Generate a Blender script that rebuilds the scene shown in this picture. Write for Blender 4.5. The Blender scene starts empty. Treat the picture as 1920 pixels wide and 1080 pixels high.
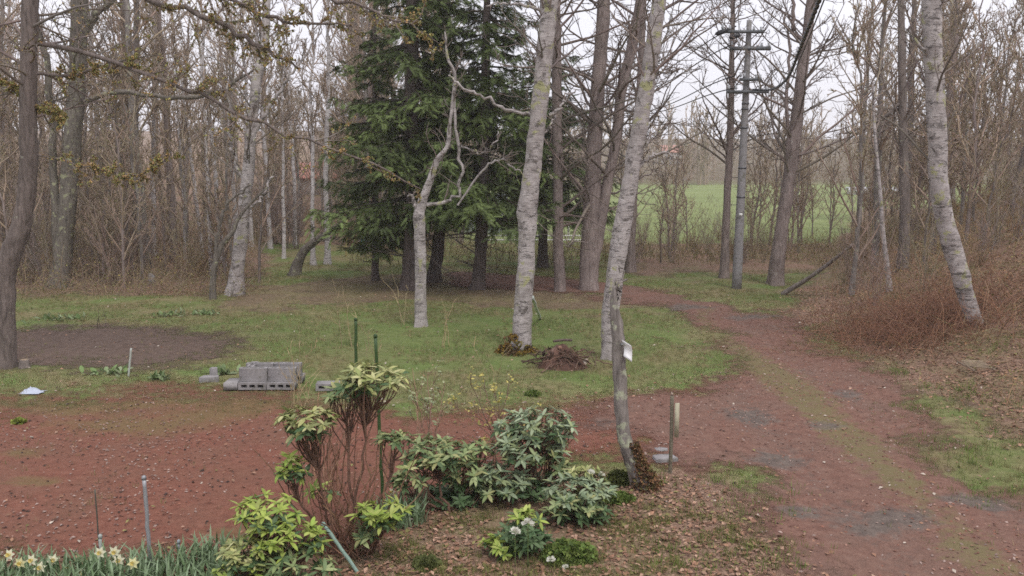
import bpy, math, random
import numpy as np
from mathutils import Matrix, Vector
SC = bpy.context.scene
COL = SC.collection
# ------------------------------------------------------------------ camera
F = 1663.0                      # focal length in pixels of a 1920 wide picture
CAMZ = 3.2
PITCH = math.atan((540 - 300) / F)
cd = bpy.data.cameras.new('camera'); cam = bpy.data.objects.new('camera', cd); COL.objects.link(cam)
cam.location = (0, 0, CAMZ); cam.rotation_euler = (math.pi / 2 - PITCH, 0, 0)
cd.sensor_width = 36; cd.lens = 36 * F / 1920; cd.clip_end = 3000
SC.camera = cam
# ------------------------------------------------------------------ sky, sun, exposure
SUN_EL, SUN_AZ = math.radians(58), math.radians(150)
w = bpy.data.worlds.new('World'); SC.world = w; w.use_nodes = True
nt = w.node_tree; nt.nodes.clear()
def wn(t, **k):
    n = nt.nodes.new(t)
    for a, b in k.items(): setattr(n, a, b)
    return n
sky = wn('ShaderNodeTexSky', sky_type='NISHITA', sun_disc=False, sun_elevation=SUN_EL, sun_rotation=SUN_AZ, dust_density=3.0)
hsv = wn('ShaderNodeHueSaturation'); hsv.inputs['Saturation'].default_value = 0.3
tc = wn('ShaderNodeTexCoord'); nz = wn('ShaderNodeTexNoise'); nz.inputs['Scale'].default_value = 2.2; nz.inputs['Detail'].default_value = 4
rmp = wn('ShaderNodeValToRGB')
rmp.color_ramp.elements[0].position = 0.3; rmp.color_ramp.elements[0].color = (8.0, 8.0, 8.9, 1)
rmp.color_ramp.elements[1].position = 0.7; rmp.color_ramp.elements[1].color = (9.1, 9.0, 9.7, 1)
mx = wn('ShaderNodeMix', data_type='RGBA'); mx.inputs[0].default_value = 0.85
bg = wn('ShaderNodeBackground'); bg.inputs['Strength'].default_value = 0.12
wo = wn('ShaderNodeOutputWorld')
nt.links.new(sky.outputs[0], hsv.inputs['Color']); nt.links.new(tc.outputs['Generated'], nz.inputs['Vector'])
nt.links.new(nz.outputs[0], rmp.inputs[0]); nt.links.new(hsv.outputs[0], mx.inputs[6]); nt.links.new(rmp.outputs[0], mx.inputs[7])
nt.links.new(mx.outputs[2], bg.inputs['Color']); nt.links.new(bg.outputs[0], wo.inputs[0])
sl = bpy.data.lights.new('sun', 'SUN'); sl.energy = 1.4; sl.angle = math.radians(16); sl.color = (1.0, 0.96, 0.9)
so = bpy.data.objects.new('sun', sl); COL.objects.link(so)
so.rotation_euler = (math.pi / 2 - SUN_EL, 0, math.pi - SUN_AZ)
SC.view_settings.view_transform = 'Standard'; SC.view_settings.look = 'None'
SC.view_settings.exposure = 0.18; SC.view_settings.gamma = 1.0; SC.view_settings.use_curve_mapping = False
SC.cycles.max_bounces = 6; SC.cycles.diffuse_bounces = 3; SC.cycles.transparent_max_bounces = 8
SC.cycles.filter_width = 1.6; SC.cycles.use_denoising = False; SC.cycles.volume_bounces = 1

# ------------------------------------------------------------------ numeric helpers
rng = np.random.default_rng(7)
random.seed(7)
def ss(t): t = np.clip(t, 0, 1); return t * t * (3 - 2 * t)
def vnoise(x, y, s=1.0, seed=0):
    x = np.asarray(x, float) * s; y = np.asarray(y, float) * s
    xi = np.floor(x).astype(np.int64); yi = np.floor(y).astype(np.int64); fx = x - xi; fy = y - yi
    def h(a, b):
        n = (a * 374761393 + b * 668265263 + seed * 1442695041) & 0x7fffffff
        n = ((n ^ (n >> 13)) * 1274126177) & 0x7fffffff
        return ((n ^ (n >> 16)) & 0xffff) / 65535.0
    u = fx * fx * (3 - 2 * fx); v = fy * fy * (3 - 2 * fy)
    return (h(xi, yi) * (1 - u) + h(xi + 1, yi) * u) * (1 - v) + (h(xi, yi + 1) * (1 - u) + h(xi + 1, yi + 1) * u) * v
def fbm(x, y, s=1.0, o=4, seed=0):
    a, t, r = 1.0, 0.0, 0.0
    for k in range(o):
        r = r + a * vnoise(x, y, s * 2 ** k, seed + k * 17); t += a; a *= 0.5
    return r / t
def norm(v): return v / np.maximum(np.linalg.norm(v, axis=-1, keepdims=True), 1e-9)
FW = np.array([0, math.cos(PITCH), -math.sin(PITCH)]); UP = np.array([0, math.sin(PITCH), math.cos(PITCH)])
CAMP = np.array([0, 0, CAMZ])
def ray(px, py): return FW * F + np.array([1.0, 0, 0]) * (px - 960) + UP * (540 - py)
def at(px, py, Y):
    d = ray(px, py); return CAMP + d * (Y / d[1])
def xedge(y): return 5.35 + np.maximum(0, np.asarray(y, float) - 18) * 0.42
def H(x, y):
    x = np.asarray(x, float); y = np.asarray(y, float)
    bank = 2.5 * ss((x - xedge(y)) / 8.0) * (1 - ss((y - 30) / 18))
    left = np.minimum(0.055 * np.maximum(0, y - 25) * ss((-x - 1) / 9), 3.0)
    hill = np.minimum(0.05 * np.maximum(0, y - 120), 12.0)
    und = (fbm(x, y, 0.35, 3, 5) - 0.5) * 0.10 * ss((y - 3) / 4)
    und = und + (fbm(x, y, 1.6, 2, 9) - 0.5) * 0.035 * (np.abs(x) < 40) * (y < 70)
    near = ss((y - 4) / 2) * (1 - ss((y - 26) / 6)) * (np.abs(x) < 16)
    und = und + (fbm(x, y, 3.2, 2, 13) - 0.5) * 0.03 * near
    rut = np.exp(-((x - xedge(y) + 0.75) / 0.28) ** 2) + np.exp(-((x - xedge(y) + 2.25) / 0.3) ** 2)
    und = und - 0.045 * rut * (y < 19) * (y > 3)
    return bank + left + hill + und
def gp(px, py):
    d = ray(px, py) / F; t = 2.0
    for k in range(4000):
        p = CAMP + d * t
        if p[2] <= H(p[0], p[1]): break
        t += 0.02 + t * 0.001
    p = CAMP + d * t; p[2] = float(H(p[0], p[1])); return p
def psdf(X, Y, poly):
    P = np.array(poly, float)[:, :2]; n = len(P); sh = X.shape
    q = np.stack([X.ravel(), Y.ravel()], 1); dmin = np.full(len(q), 1e18); ins = np.zeros(len(q), bool)
    for i in range(n):
        a, b = P[i], P[(i + 1) % n]; e = b - a; wv = q - a
        t = np.clip((wv @ e) / (e @ e), 0, 1); d = wv - t[:, None] * e
        dmin = np.minimum(dmin, (d ** 2).sum(1))
        c = (a[1] > q[:, 1]) != (b[1] > q[:, 1])
        xx = a[0] + (q[:, 1] - a[1]) / (b[1] - a[1] + 1e-12) * e[0]
        ins ^= c & (q[:, 0] < xx)
    return (np.sqrt(dmin) * np.where(ins, 1, -1)).reshape(sh)
def pxpoly(pts): return [gp(*p)[:2] for p in pts]

# ------------------------------------------------------------------ mesh helpers
def mesh(name, V, Fc, col=None, attrs=None, smooth=True, mat=None):
    me = bpy.data.meshes.new(name)
    V = np.ascontiguousarray(V, np.float32)
    if isinstance(Fc, np.ndarray): groups = [Fc]
    else: groups = [f for f in Fc if len(f)]
    nl = sum(f.size for f in groups); npoly = sum(len(f) for f in groups)
    me.vertices.add(len(V)); me.vertices.foreach_set('co', V.ravel())
    me.loops.add(nl); me.polygons.add(npoly)
    me.loops.foreach_set('vertex_index', np.concatenate([f.ravel() for f in groups]).astype(np.int32))
    starts, o = [], 0
    for f in groups:
        starts.append(o + np.arange(len(f)) * f.shape[1]); o += f.size
    me.polygons.foreach_set('loop_start', np.concatenate(starts).astype(np.int32))
    if smooth: me.polygons.foreach_set('use_smooth', np.ones(npoly, bool))
    if col is not None:
        c = np.ones((len(V), 4), np.float32); c[:, :3] = col
        a = me.attributes.new('col', 'FLOAT_COLOR', 'POINT'); a.data.foreach_set('color', c.ravel())
    for k, v in (attrs or {}).items():
        if np.ndim(v) == 1:
            a = me.attributes.new(k, 'FLOAT', 'POINT'); a.data.foreach_set('value', np.asarray(v, np.float32))
        else:
            a = me.attributes.new(k, 'FLOAT_COLOR', 'POINT'); a.data.foreach_set('color', np.asarray(v, np.float32).ravel())
    me.update(calc_edges=True)
    if mat: me.materials.append(mat)
    return me
def ob(name, me, parent=None, loc=None):
    o = bpy.data.objects.new(name, me); COL.objects.link(o)
    if parent: o.parent = parent
    if loc is not None: o.location = [float(v) for v in loc]
    return o
def tag(o, label=None, cat=None, group=None, kind=None):
    for k, v in (('label', label), ('category', cat), ('group', group), ('kind', kind)):
        if v: o[k] = v
    return o
def thing(name, loc, label, cat, group=None):
    o = bpy.data.objects.new(name, None); COL.objects.link(o); o.location = [float(v) for v in loc]
    o.empty_display_size = 0.2
    return tag(o, label, cat, group)
def tubes(P, R, k=3, cap=False):
    """P (m,n,3) R (m,n) -> verts, quads"""
    m, n, _ = P.shape
    T = np.gradient(P, axis=1); T = norm(T)
    mean = norm(P[:, -1] - P[:, 0])
    ref = np.where(np.abs(mean[:, 2:3]) < 0.8, np.array([[0, 0, 1.0]]), np.array([[1.0, 0, 0]]))
    U = norm(np.cross(T, ref[:, None, :])); W = np.cross(T, U)
    a = np.arange(k) * 2 * math.pi / k
    ring = P[:, :, None, :] + R[:, :, None, None] * (np.cos(a)[None, None, :, None] * U[:, :, None, :] + np.sin(a)[None, None, :, None] * W[:, :, None, :])
    V = ring.reshape(-1, 3)
    i = np.arange(n - 1)[:, None] * k; j = np.arange(k)[None, :]; j2 = (j + 1) % k
    q = np.stack([i + j, i + j2, i + k + j2, i + k + j], -1).reshape(-1, 4)
    Q = (np.arange(m)[:, None, None] * (n * k) + q[None]).reshape(-1, 4)
    return V, Q
class Geo:
    """collects vertices and faces of one mesh"""
    def __init__(s): s.V, s.Q, s.T, s.C, s.n = [], [], [], [], 0
    def add(s, V, Q=None, T=None, col=(1, 1, 1)):
        if Q is not None and len(Q): s.Q.append(np.asarray(Q) + s.n)
        if T is not None and len(T): s.T.append(np.asarray(T) + s.n)
        V = np.asarray(V, float); s.V.append(V); c = np.asarray(col, float)
        s.C.append(np.broadcast_to(c, (len(V), 3))); s.n += len(V); return s
    def tubes(s, P, R, k=3, col=(1, 1, 1)):
        V, Q = tubes(P, R, k); c = np.asarray(col, float)
        if c.ndim == 2: c = np.repeat(c, P.shape[1] * k, 0)
        return s.add(V, Q, col=c)
    def tube(s, P, R, k=8, col=(1, 1, 1), cap=True):
        P = np.asarray(P, float); R = np.broadcast_to(np.asarray(R, float), (len(P),)); n0 = s.n
        V, Q = tubes(P[None], R[None], k); s.add(V, Q, col=col)
        if cap:
            for e, pt in ((0, P[0]), (len(P) - 1, P[-1])):
                r = np.arange(k) + e * k; c = len(V)
                s.add([pt], col=col)
                t = np.stack([r, np.roll(r, -1), np.full(k, s.n - 1 - n0)], 1)
                s.T.append((t if e else t[:, [1, 0, 2]]) + n0)
        return s
    def box(s, c, size, rot=0.0, col=(1, 1, 1), R=None):
        c = np.asarray(c, float); h = np.asarray(size, float) / 2
        v = np.array([[x, y, z] for x in (-1, 1) for y in (-1, 1) for z in (-1, 1)]) * h
        if R is None: cr, sr = math.cos(rot), math.sin(rot); R = np.array([[cr, -sr, 0], [sr, cr, 0], [0, 0, 1]])
        q = np.array([[0, 1, 3, 2], [4, 6, 7, 5], [0, 4, 5, 1], [2, 3, 7, 6], [0, 2, 6, 4], [1, 5, 7, 3]])
        return s.add(v @ np.asarray(R).T + c, q, col=col)
    def build(s, name, mat=None, parent=None, base=None, smooth=True, loc=None, usecol=True):
        V = np.concatenate(s.V)
        if base is not None: V = V - np.asarray(base)
        g = []
        if s.Q: g.append(np.concatenate(s.Q))
        if s.T: g.append(np.concatenate(s.T))
        me = mesh(name, V, g, np.concatenate(s.C) if usecol else None, smooth=smooth, mat=mat)
        return ob(name, me, parent, loc)
def scatter(TV, TF, pos, A, N, sc, col=None):
    """place template (x along A, z along N) at pos"""
    A = norm(A); B = norm(np.cross(N, A)); N = np.cross(A, B)
    M = np.stack([A, B, N], -1) * np.broadcast_to(np.asarray(sc, float), (len(pos),))[:, None, None]
    V = np.einsum('nij,vj->nvi', M, TV) + pos[:, None, :]
    nv = len(TV); Fc = (np.arange(len(pos))[:, None, None] * nv + TF[None]).reshape(-1, TF.shape[1])
    C = None if col is None else np.repeat(col, nv, 0)
    return V.reshape(-1, 3), Fc, C
def catmull(pts, n):
    P = np.array(pts, float)
    if len(P) == 2:
        t = np.linspace(0, 1, n)[:, None]; return P[0] * (1 - t) + P[1] * t
    Q = np.vstack([2 * P[0] - P[1], P, 2 * P[-1] - P[-2]]); out = []
    m = len(P) - 1
    for s in np.linspace(0, m, n):
        i = min(int(s), m - 1); t = s - i; a, b, c, d = Q[i], Q[i + 1], Q[i + 2], Q[i + 3]
        out.append(0.5 * (2 * b + (c - a) * t + (2 * a - 5 * b + 4 * c - d) * t * t + (3 * b - 3 * c + d - a) * t ** 3))
    return np.array(out)
def spawn(P, R, per, t0, t1, ang, lenr, n, rg, up=0.3, curve=0.0, wob=0.25, rr=0.55, rmin=0.004, flat=0.0, taper=0.6, length=None):
    m, nP, _ = P.shape
    t = rg.uniform(t0, t1, (m, per)); f = t * (nP - 1); i = np.minimum(f.astype(int), nP - 2); u = (f - i)[..., None]
    mi = np.arange(m)[:, None]
    st = P[mi, i] * (1 - u) + P[mi, i + 1] * u
    tg = norm(P[mi, i + 1] - P[mi, i])
    r = (R[mi, i] * (1 - u[..., 0]) + R[mi, i + 1] * u[..., 0]) * rr
    v = rg.normal(size=st.shape); v[..., 2] *= (1 - flat)
    pp = norm(v - (v * tg).sum(-1, keepdims=True) * tg)
    a = ang * rg.uniform(0.7, 1.25, t.shape)[..., None]
    d = tg * np.cos(a) + pp * np.sin(a); d[..., 2] += up; d = norm(d)
    PL = np.linalg.norm(np.diff(P, axis=1), axis=2).sum(1) if length is None else np.full(m, length)
    L = PL[:, None] * lenr * rg.uniform(0.45, 1.15, t.shape) * (1.0 - taper * t)
    st = st.reshape(-1, 3); d = d.reshape(-1, 3); L = L.ravel(); r = np.maximum(np.minimum(r.ravel(), L * 0.0085 + rmin * 0.5), rmin)
    pts = [st]; dd = d.copy()
    for k in range(n - 1):
        dd = dd + rg.normal(size=dd.shape) * wob; dd[:, 2] += curve; dd = norm(dd)
        pts.append(pts[-1] + dd * (L / (n - 1))[:, None])
    CP = np.stack(pts, 1); s = np.linspace(0, 1, n)
    CR = r[:, None] * (1 - s)[None] ** 0.75 + rmin * 0.6
    return CP, CR

# ------------------------------------------------------------------ materials
class MB:
    def __init__(s, name):
        s.m = bpy.data.materials.new(name); s.m.use_nodes = True; s.t = s.m.node_tree; s.t.nodes.clear()
        s.out = s.n('ShaderNodeOutputMaterial'); s.b = s.n('ShaderNodeBsdfPrincipled'); s.l(s.b.outputs[0], s.out.inputs[0])
        s.b.inputs['Specular IOR Level'].default_value = 0.25
    def n(s, t, **k):
        x = s.t.nodes.new(t)
        for a, b in k.items(): setattr(x, a, b)
        return x
    def l(s, a, b): s.t.links.new(a, b)
    def pos(s, obj=False, scale=None):
        o = s.n('ShaderNodeTexCoord').outputs['Object'] if obj else s.n('ShaderNodeNewGeometry').outputs['Position']
        if scale:
            mp = s.n('ShaderNodeMapping'); mp.inputs['Scale'].default_value = scale; s.l(o, mp.inputs[0]); o = mp.outputs[0]
        return o
    def noise(s, vec, sc, det=5, rough=0.6, dist=0.0):
        x = s.n('ShaderNodeTexNoise'); x.inputs['Scale'].default_value = sc; x.inputs['Detail'].default_value = det
        x.inputs['Roughness'].default_value = rough; x.inputs['Distortion'].default_value = dist
        s.l(vec, x.inputs['Vector']); return x.outputs[0]
    def ramp(s, fac, stops):
        x = s.n('ShaderNodeValToRGB'); e = x.color_ramp.elements
        while len(e) < len(stops): e.new(0.5)
        for i, (p, c) in enumerate(stops):
            e[i].position = p; e[i].color = (c, c, c, 1) if np.isscalar(c) else (*c, 1)
        s.l(fac, x.inputs[0]); return x.outputs[0]
    def mix(s, fac, a, b, mode='MIX'):
        x = s.n('ShaderNodeMix', data_type='RGBA', blend_type=mode)
        for v, i in ((fac, 0), (a, 6), (b, 7)):
            if hasattr(v, 'is_linked'): s.l(v, x.inputs[i])
            else: x.inputs[i].default_value = v if i == 0 else (*v, 1)
        return x.outputs[2]
    def math(s, op, a, b=0.0):
        x = s.n('ShaderNodeMath', operation=op)
        for v, i in ((a, 0), (b, 1)):
            if hasattr(v, 'is_linked'): s.l(v, x.inputs[i])
            else: x.inputs[i].default_value = v
        return x.outputs[0]
    def attr(s, name, out='Color'): return s.n('ShaderNodeAttribute', attribute_name=name).outputs[out]
    def bump(s, h, st=0.3, d=0.02):
        x = s.n('ShaderNodeBump'); x.inputs['Strength'].default_value = st; x.inputs['Distance'].default_value = d
        s.l(h, x.inputs['Height']); s.l(x.outputs[0], s.b.inputs['Normal'])
    def done(s, col, rough=0.85):
        if hasattr(col, 'is_linked'): s.l(col, s.b.inputs['Base Color'])
        else: s.b.inputs['Base Color'].default_value = (*col, 1)
        if hasattr(rough, 'is_linked'): s.l(rough, s.b.inputs['Roughness'])
        else: s.b.inputs['Roughness'].default_value = rough
        return s.m
def m_col(name, rough=0.8, var=0.35, sc=9.0, trans=0.0, bump=0.0):
    """vertex coloured (each piece its own colour) with fine grain"""
    b = MB(name); p = b.pos(); n = b.noise(p, sc, 4)
    c = b.mix(1.0, b.attr('col'), b.ramp(n, [(0.25, 1 - var), (0.75, 1 + var)]), 'MULTIPLY')
    if bump: b.bump(b.noise(p, sc * 3, 4), bump)
    b.done(c, rough)
    if trans:
        tr = b.n('ShaderNodeBsdfTranslucent'); b.l(c, tr.inputs[0]); ms = b.n('ShaderNodeMixShader'); ms.inputs[0].default_value = trans
        b.l(b.b.outputs[0], ms.inputs[1]); b.l(tr.outputs[0], ms.inputs[2]); b.l(ms.outputs[0], b.out.inputs[0])
    return b.m
def m_bark(name, dark, light, lichen=None, lich=0.6, ridged=True):
    b = MB(name); p = b.pos(True); ps = b.pos(True, (14, 14, 2.6)); n = b.noise(ps, 1.6, 6, 0.65, 0.6)
    c = b.ramp(n, [(0.3, dark), (0.62, light)])
    n2 = b.noise(p, 2.3, 5); c = b.mix(0.55, c, b.ramp(n2, [(0.3, 0.72), (0.7, 1.25)]), 'MULTIPLY')
    if lichen:
        n3 = b.noise(p, 6.5, 5, 0.62, 0.3)
        c = b.mix(b.ramp(n3, [(lich, 0.0), (lich + 0.07, 1.0)]), c, lichen)
    b.bump(n, 0.7, 0.03); return b.done(c, 0.9)
def m_birch(name, white=(0.50, 0.455, 0.44), grey=(0.27, 0.235, 0.225), lichen=(0.36, 0.35, 0.19), lich=0.58):
    b = MB(name); p = b.pos(True); ps = b.pos(True, (3.5, 3.5, 20)); n = b.noise(ps, 1.5, 6, 0.68, 0.8)
    c = b.mix(b.ramp(b.noise(p, 5.0, 6, 0.7, 0.5), [(0.35, 0.0), (0.65, 1.0)]), white, grey)
    mark = b.math('MULTIPLY', b.ramp(n, [(0.55, 0.0), (0.64, 0.9)]), b.ramp(b.noise(p, 2.7, 3), [(0.40, 0.1), (0.58, 1.0)]))
    c = b.mix(mark, c, (0.085, 0.07, 0.065))
    n3 = b.noise(p, 4.2, 6, 0.65, 0.4); c = b.mix(b.ramp(n3, [(lich, 0.0), (lich + 0.05, 1.0)]), c, lichen)
    n4 = b.noise(b.pos(True, (1, 1, 2.2)), 3.4, 6, 0.72, 0.7); c = b.mix(b.ramp(n4, [(0.58, 0.0), (0.63, 0.85)]), c, (0.10, 0.085, 0.075))
    b.bump(b.math('SUBTRACT', n, b.ramp(n4, [(0.55, 0.0), (0.62, 1.0)])), 0.8, 0.02); return b.done(c, 0.85)
M = {}
M['bark_pine'] = m_bark('bark_pine', (0.075, 0.06, 0.053), (0.20, 0.16, 0.145), (0.30, 0.28, 0.23), 0.64)
M['bark_dark'] = m_bark('bark_dark', (0.10, 0.083, 0.075), (0.24, 0.20, 0.18), (0.33, 0.33, 0.24), 0.62)
M['bark_lichen'] = m_bark('bark_lichen', (0.11, 0.095, 0.085), (0.28, 0.245, 0.225), (0.40, 0.41, 0.30), 0.56)
M['bark_mossy'] = m_bark('bark_mossy', (0.07, 0.06, 0.05), (0.19, 0.165, 0.14), (0.30, 0.30, 0.19), 0.57)
M['bark_red'] = m_bark('bark_red', (0.14, 0.108, 0.098), (0.31, 0.25, 0.23), (0.38, 0.34, 0.30), 0.63)
M['bark_spruce'] = m_bark('bark_spruce', (0.055, 0.045, 0.04), (0.14, 0.11, 0.10), (0.2, 0.19, 0.15), 0.72)
M['birch'] = m_birch('bark_birch')
M['birch_far'] = m_birch('bark_birch_far', (0.62, 0.58, 0.57), (0.42, 0.38, 0.37), (0.42, 0.42, 0.3), 0.72)
M['twig'] = m_col('twig', 0.9, 0.25, 5)
M['leaf'] = m_col('leaf', 0.5, 0.15, 25, 0.2)
M['needle'] = m_col('needle', 0.7, 0.3, 3)
M['dry'] = m_col('dry', 0.9, 0.3, 20)
M['grassblade'] = m_col('grass_blade', 0.7, 0.2, 4, 0.25)
M['petal'] = m_col('petal', 0.6, 0.05, 20, 0.3)
M['moss'] = m_col('moss', 0.95, 0.4, 30, 0, 0.5)
M['paint'] = m_col('painted', 0.55, 0.12, 14)
M['plastic'] = m_col('plastic', 0.35, 0.08, 20)
M['metal'] = m_col('galvanised', 0.5, 0.2, 12); M['metal'].node_tree.nodes['Principled BSDF'].inputs['Metallic'].default_value = 0.4
M['wood'] = m_col('weathered_wood', 0.9, 0.4, 26, 0, 0.4)
def m_conc(name, a, c2):
    b = MB(name); p = b.pos(True); n = b.noise(p, 38, 4); n2 = b.noise(p, 5, 5, 0.65)
    c = b.mix(n2, a, c2); c = b.mix(0.6, c, b.ramp(n, [(0.3, 0.7), (0.7, 1.2)]), 'MULTIPLY')
    c = b.mix(b.ramp(b.noise(p, 9, 5, 0.7), [(0.52, 0.0), (0.68, 0.85)]), c, (0.11, 0.105, 0.075))
    b.bump(n, 0.4, 0.004); return b.done(c, 0.92)
M['conc'] = m_conc('concrete_block', (0.38, 0.355, 0.35), (0.20, 0.19, 0.195))
M['pole'] = m_conc('concrete_pole', (0.30, 0.285, 0.285), (0.23, 0.22, 0.225))

# ------------------------------------------------------------------ ground
def axis(lo, hi, f0, f1, d, g):
    a = list(np.arange(f0, f1 + 1e-6, d)); s = d
    while a[-1] < hi: s *= g; a.append(a[-1] + s)
    s = d
    while a[0] > lo: s *= g; a.insert(0, a[0] - s)
    return np.array(a)
XS = axis(-250, 250, -13.5, 13.5, 0.13, 1.13); YS = axis(-40, 420, 5.6, 30, 0.13, 1.12)
GX, GY = np.meshgrid(XS, YS); GZ = H(GX, GY)
NXg, NYg = len(XS), len(YS)
ii = np.arange(NYg - 1)[:, None] * NXg + np.arange(NXg - 1)[None, :]
GQ = np.stack([ii, ii + 1, ii + NXg + 1, ii + NXg], -1).reshape(-1, 4)
yard = pxpoly([(-420, 770), (0, 760), (200, 748), (430, 738), (640, 752), (900, 772), (1100, 765), (1240, 730), (1340, 720), (1420, 850), (1310, 872), (1180, 872), (1060, 868), (900, 868), (800, 900), (640, 985), (430, 1005), (200, 1030), (0, 1045), (-420, 1060)])
drive = pxpoly([(1120, 532), (1250, 545), (1380, 568), (1500, 612), (1620, 692), (1740, 812), (1900, 945), (2150, 1130), (2150, 1400), (1640, 1400), (1580, 1100), (1490, 975), (1340, 872), (1200, 866), (1110, 810), (1150, 752), (1285, 728), (1345, 690), (1330, 625), (1250, 582), (1120, 556), (1000, 545), (860, 533), (860, 512), (1000, 520)])
bed = pxpoly([(-80, 640), (60, 618), (200, 612), (340, 620), (430, 640), (420, 668), (330, 690), (200, 686), (90, 682), (-80, 684)])
duff = pxpoly([(380, 545), (640, 520), (900, 515), (1120, 535), (1230, 560), (1240, 585), (1120, 600), (960, 580), (800, 570), (600, 575), (400, 590)])
beds = pxpoly([(430, 1000), (640, 980), (800, 905), (900, 872), (1060, 870), (1180, 876), (1320, 878), (1500, 985), (1600, 1130), (1600, 1400), (-420, 1400), (-420, 1065), (200, 1035)])
sd_y, sd_d, sd_b, sd_u, sd_l = [psdf(GX, GY, q) for q in (yard, drive, bed, duff, beds)]
nA = fbm(GX, GY, 0.8, 4, 3) - 0.5; nB = fbm(GX, GY, 2.6, 3, 11) - 0.5; nC = fbm(GX, GY, 0.35, 3, 21) - 0.5
m_yard = ss((sd_y + nA * 2.2 + 0.1) / 2.6 + 0.5); m_drive = ss((sd_d + nA * 1.7 + nB * 0.7) / 1.7 + 0.5); m_bed = ss((sd_b + nB * 1.0 + nA * .8) / 2.2 + 0.5)
bankm = ss((GX - xedge(GY) + 0.2 + nA * 1.5) / 1.2) * (GY < 60)
leftwood = ss((GY - 20.5 + nA * 3) / 2.0) * ss((-GX - 5.6 - 0.27 * (GY - 21) + nA * 2) / 1.5) + ss((GY - 30) / 3) * (GX < -5)
edgewood = ss((GY - 23.5 + nA * 3) / 2.5) * (1 - ss((GY - 33 + nA * 4) / 3)) * ss((GX - 2.4) / 2)
litter = np.clip(np.maximum.reduce([ss((sd_l + nA) / 0.5 + 0.5), bankm * 0.9, leftwood, edgewood * 0.75]), 0, 1)
duffm = ss((sd_u + nA * 2.6 - 0.2) / 1.4 + 0.5) * 0.85
field = ss((GY - 33 + nA * 2) / 4) * (1 - ss((GY - 118) / 5)) * (1 - ss((-GX - 1 + 0.02 * GY + nA * 4) / 6))
grass = np.clip((1 - litter) * (1 - duffm) + field, 0, 1) * (1 - 0.6 * ss((GY - 116) / 4))
lawncore = np.exp(-(((GX + 1.2) / 4.0) ** 2 + ((GY - 16.2) / 2.4) ** 2))
zone = np.stack([grass, litter, duffm, np.clip(lawncore, 0, 1)], -1)
b = MB('ground'); p = b.pos()
n1 = b.noise(p, 0.9, 6, 0.6, 0.4); n2 = b.noise(p, 7, 6, 0.68); n3 = b.noise(p, 38, 4, 0.7); n4 = b.noise(p, 2.6, 5, 0.65)
za = b.n('ShaderNodeAttribute', attribute_name='zone'); sep = b.n('ShaderNodeSeparateColor'); b.l(za.outputs['Color'], sep.inputs[0])
soil = b.ramp(n2, [(0.3, (0.085, 0.058, 0.042)), (0.7, (0.19, 0.125, 0.085))])
g1 = b.ramp(n2, [(0.28, (0.115, 0.10, 0.045)), (0.5, (0.195, 0.165, 0.08)), (0.72, (0.28, 0.225, 0.13))])
g2 = b.ramp(n2, [(0.3, (0.095, 0.14, 0.036)), (0.7, (0.16, 0.205, 0.062))])
gr = b.mix(b.ramp(n1, [(0.38, 0.0), (0.62, 1.0)]), g1, g2)
gr = b.mix(b.math('MULTIPLY', za.outputs['Alpha'], 0.75), gr, g2)
fa = b.attr('field', 'Fac'); gr = b.mix(fa, gr, b.ramp(b.noise(b.pos(False, (0.04, 0.25, 1)), 1.0, 6, 0.65, 0.8), [(0.3, (0.15, 0.19, 0.065)), (0.7, (0.25, 0.29, 0.11))]))
lit = b.ramp(n3, [(0.3, (0.115, 0.068, 0.048)), (0.5, (0.225, 0.14, 0.098)), (0.72, (0.36, 0.245, 0.18))])
lit = b.mix(b.ramp(n1, [(0.46, 0.0), (0.62, 0.75)]), lit, g1)
df = b.ramp(n2, [(0.3, (0.12, 0.085, 0.055)), (0.7, (0.225, 0.165, 0.10))])
df = b.mix(b.ramp(n1, [(0.42, 0.0), (0.6, 0.85)]), df, g1)
jit = b.math('MULTIPLY', b.math('SUBTRACT', n4, 0.5), 1.6)
def thr(o, add=0.0): return b.ramp(b.math('ADD', b.math('ADD', o, jit), add), [(0.32, 0.0), (0.68, 1.0)])
c = b.mix(thr(sep.outputs[0], -0.04), soil, gr); c = b.mix(thr(sep.outputs[1]), c, lit); c = b.mix(thr(sep.outputs[2]), c, df)
c = b.mix(0.7, c, b.ramp(n3, [(0.3, 0.75), (0.7, 1.2)]), 'MULTIPLY')
b.bump(b.math('ADD', n2, b.math('MULTIPLY', n3, 0.5)), 0.6, 0.04)
M['ground'] = b.done(c, 0.95)
gv = np.stack([GX, GY, GZ], -1).reshape(-1, 3)
gm = mesh('ground', gv, GQ, attrs={'zone': zone.reshape(-1, 4), 'field': field.ravel()}, mat=M['ground'])
tag(ob('ground', gm), kind='structure')
def sheet(name, mask, mat, dz, extra=None):
    mk = mask.ravel(); keep = (mk[GQ] > 0.003).any(1); q = GQ[keep]; u, inv = np.unique(q, return_inverse=True)
    V = gv[u].copy(); V[:, 2] += dz
    at_ = {'edge': mk[u]}
    for k, v in (extra or {}).items(): at_[k] = v.ravel()[u]; 
    if 'dip' in at_: V[:, 2] -= 0
    return tag(ob(name, mesh(name, V, inv.reshape(-1, 4), attrs=at_, mat=mat)), kind='structure')
def edge_alpha(b, p, amt=1.7):
    e = b.attr('edge', 'Fac'); n = b.noise(p, 4.0, 7, 0.75)
    f = b.ramp(b.math('ADD', e, b.math('MULTIPLY', b.math('SUBTRACT', n, 0.5), amt)), [(0.25, 0.0), (0.75, 1.0)])
    tr = b.n('ShaderNodeBsdfTransparent'); ms = b.n('ShaderNodeMixShader'); b.l(f, ms.inputs[0]); b.l(tr.outputs[0], ms.inputs[1]); b.l(b.b.outputs[0], ms.inputs[2]); b.l(ms.outputs[0], b.out.inputs[0])
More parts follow.
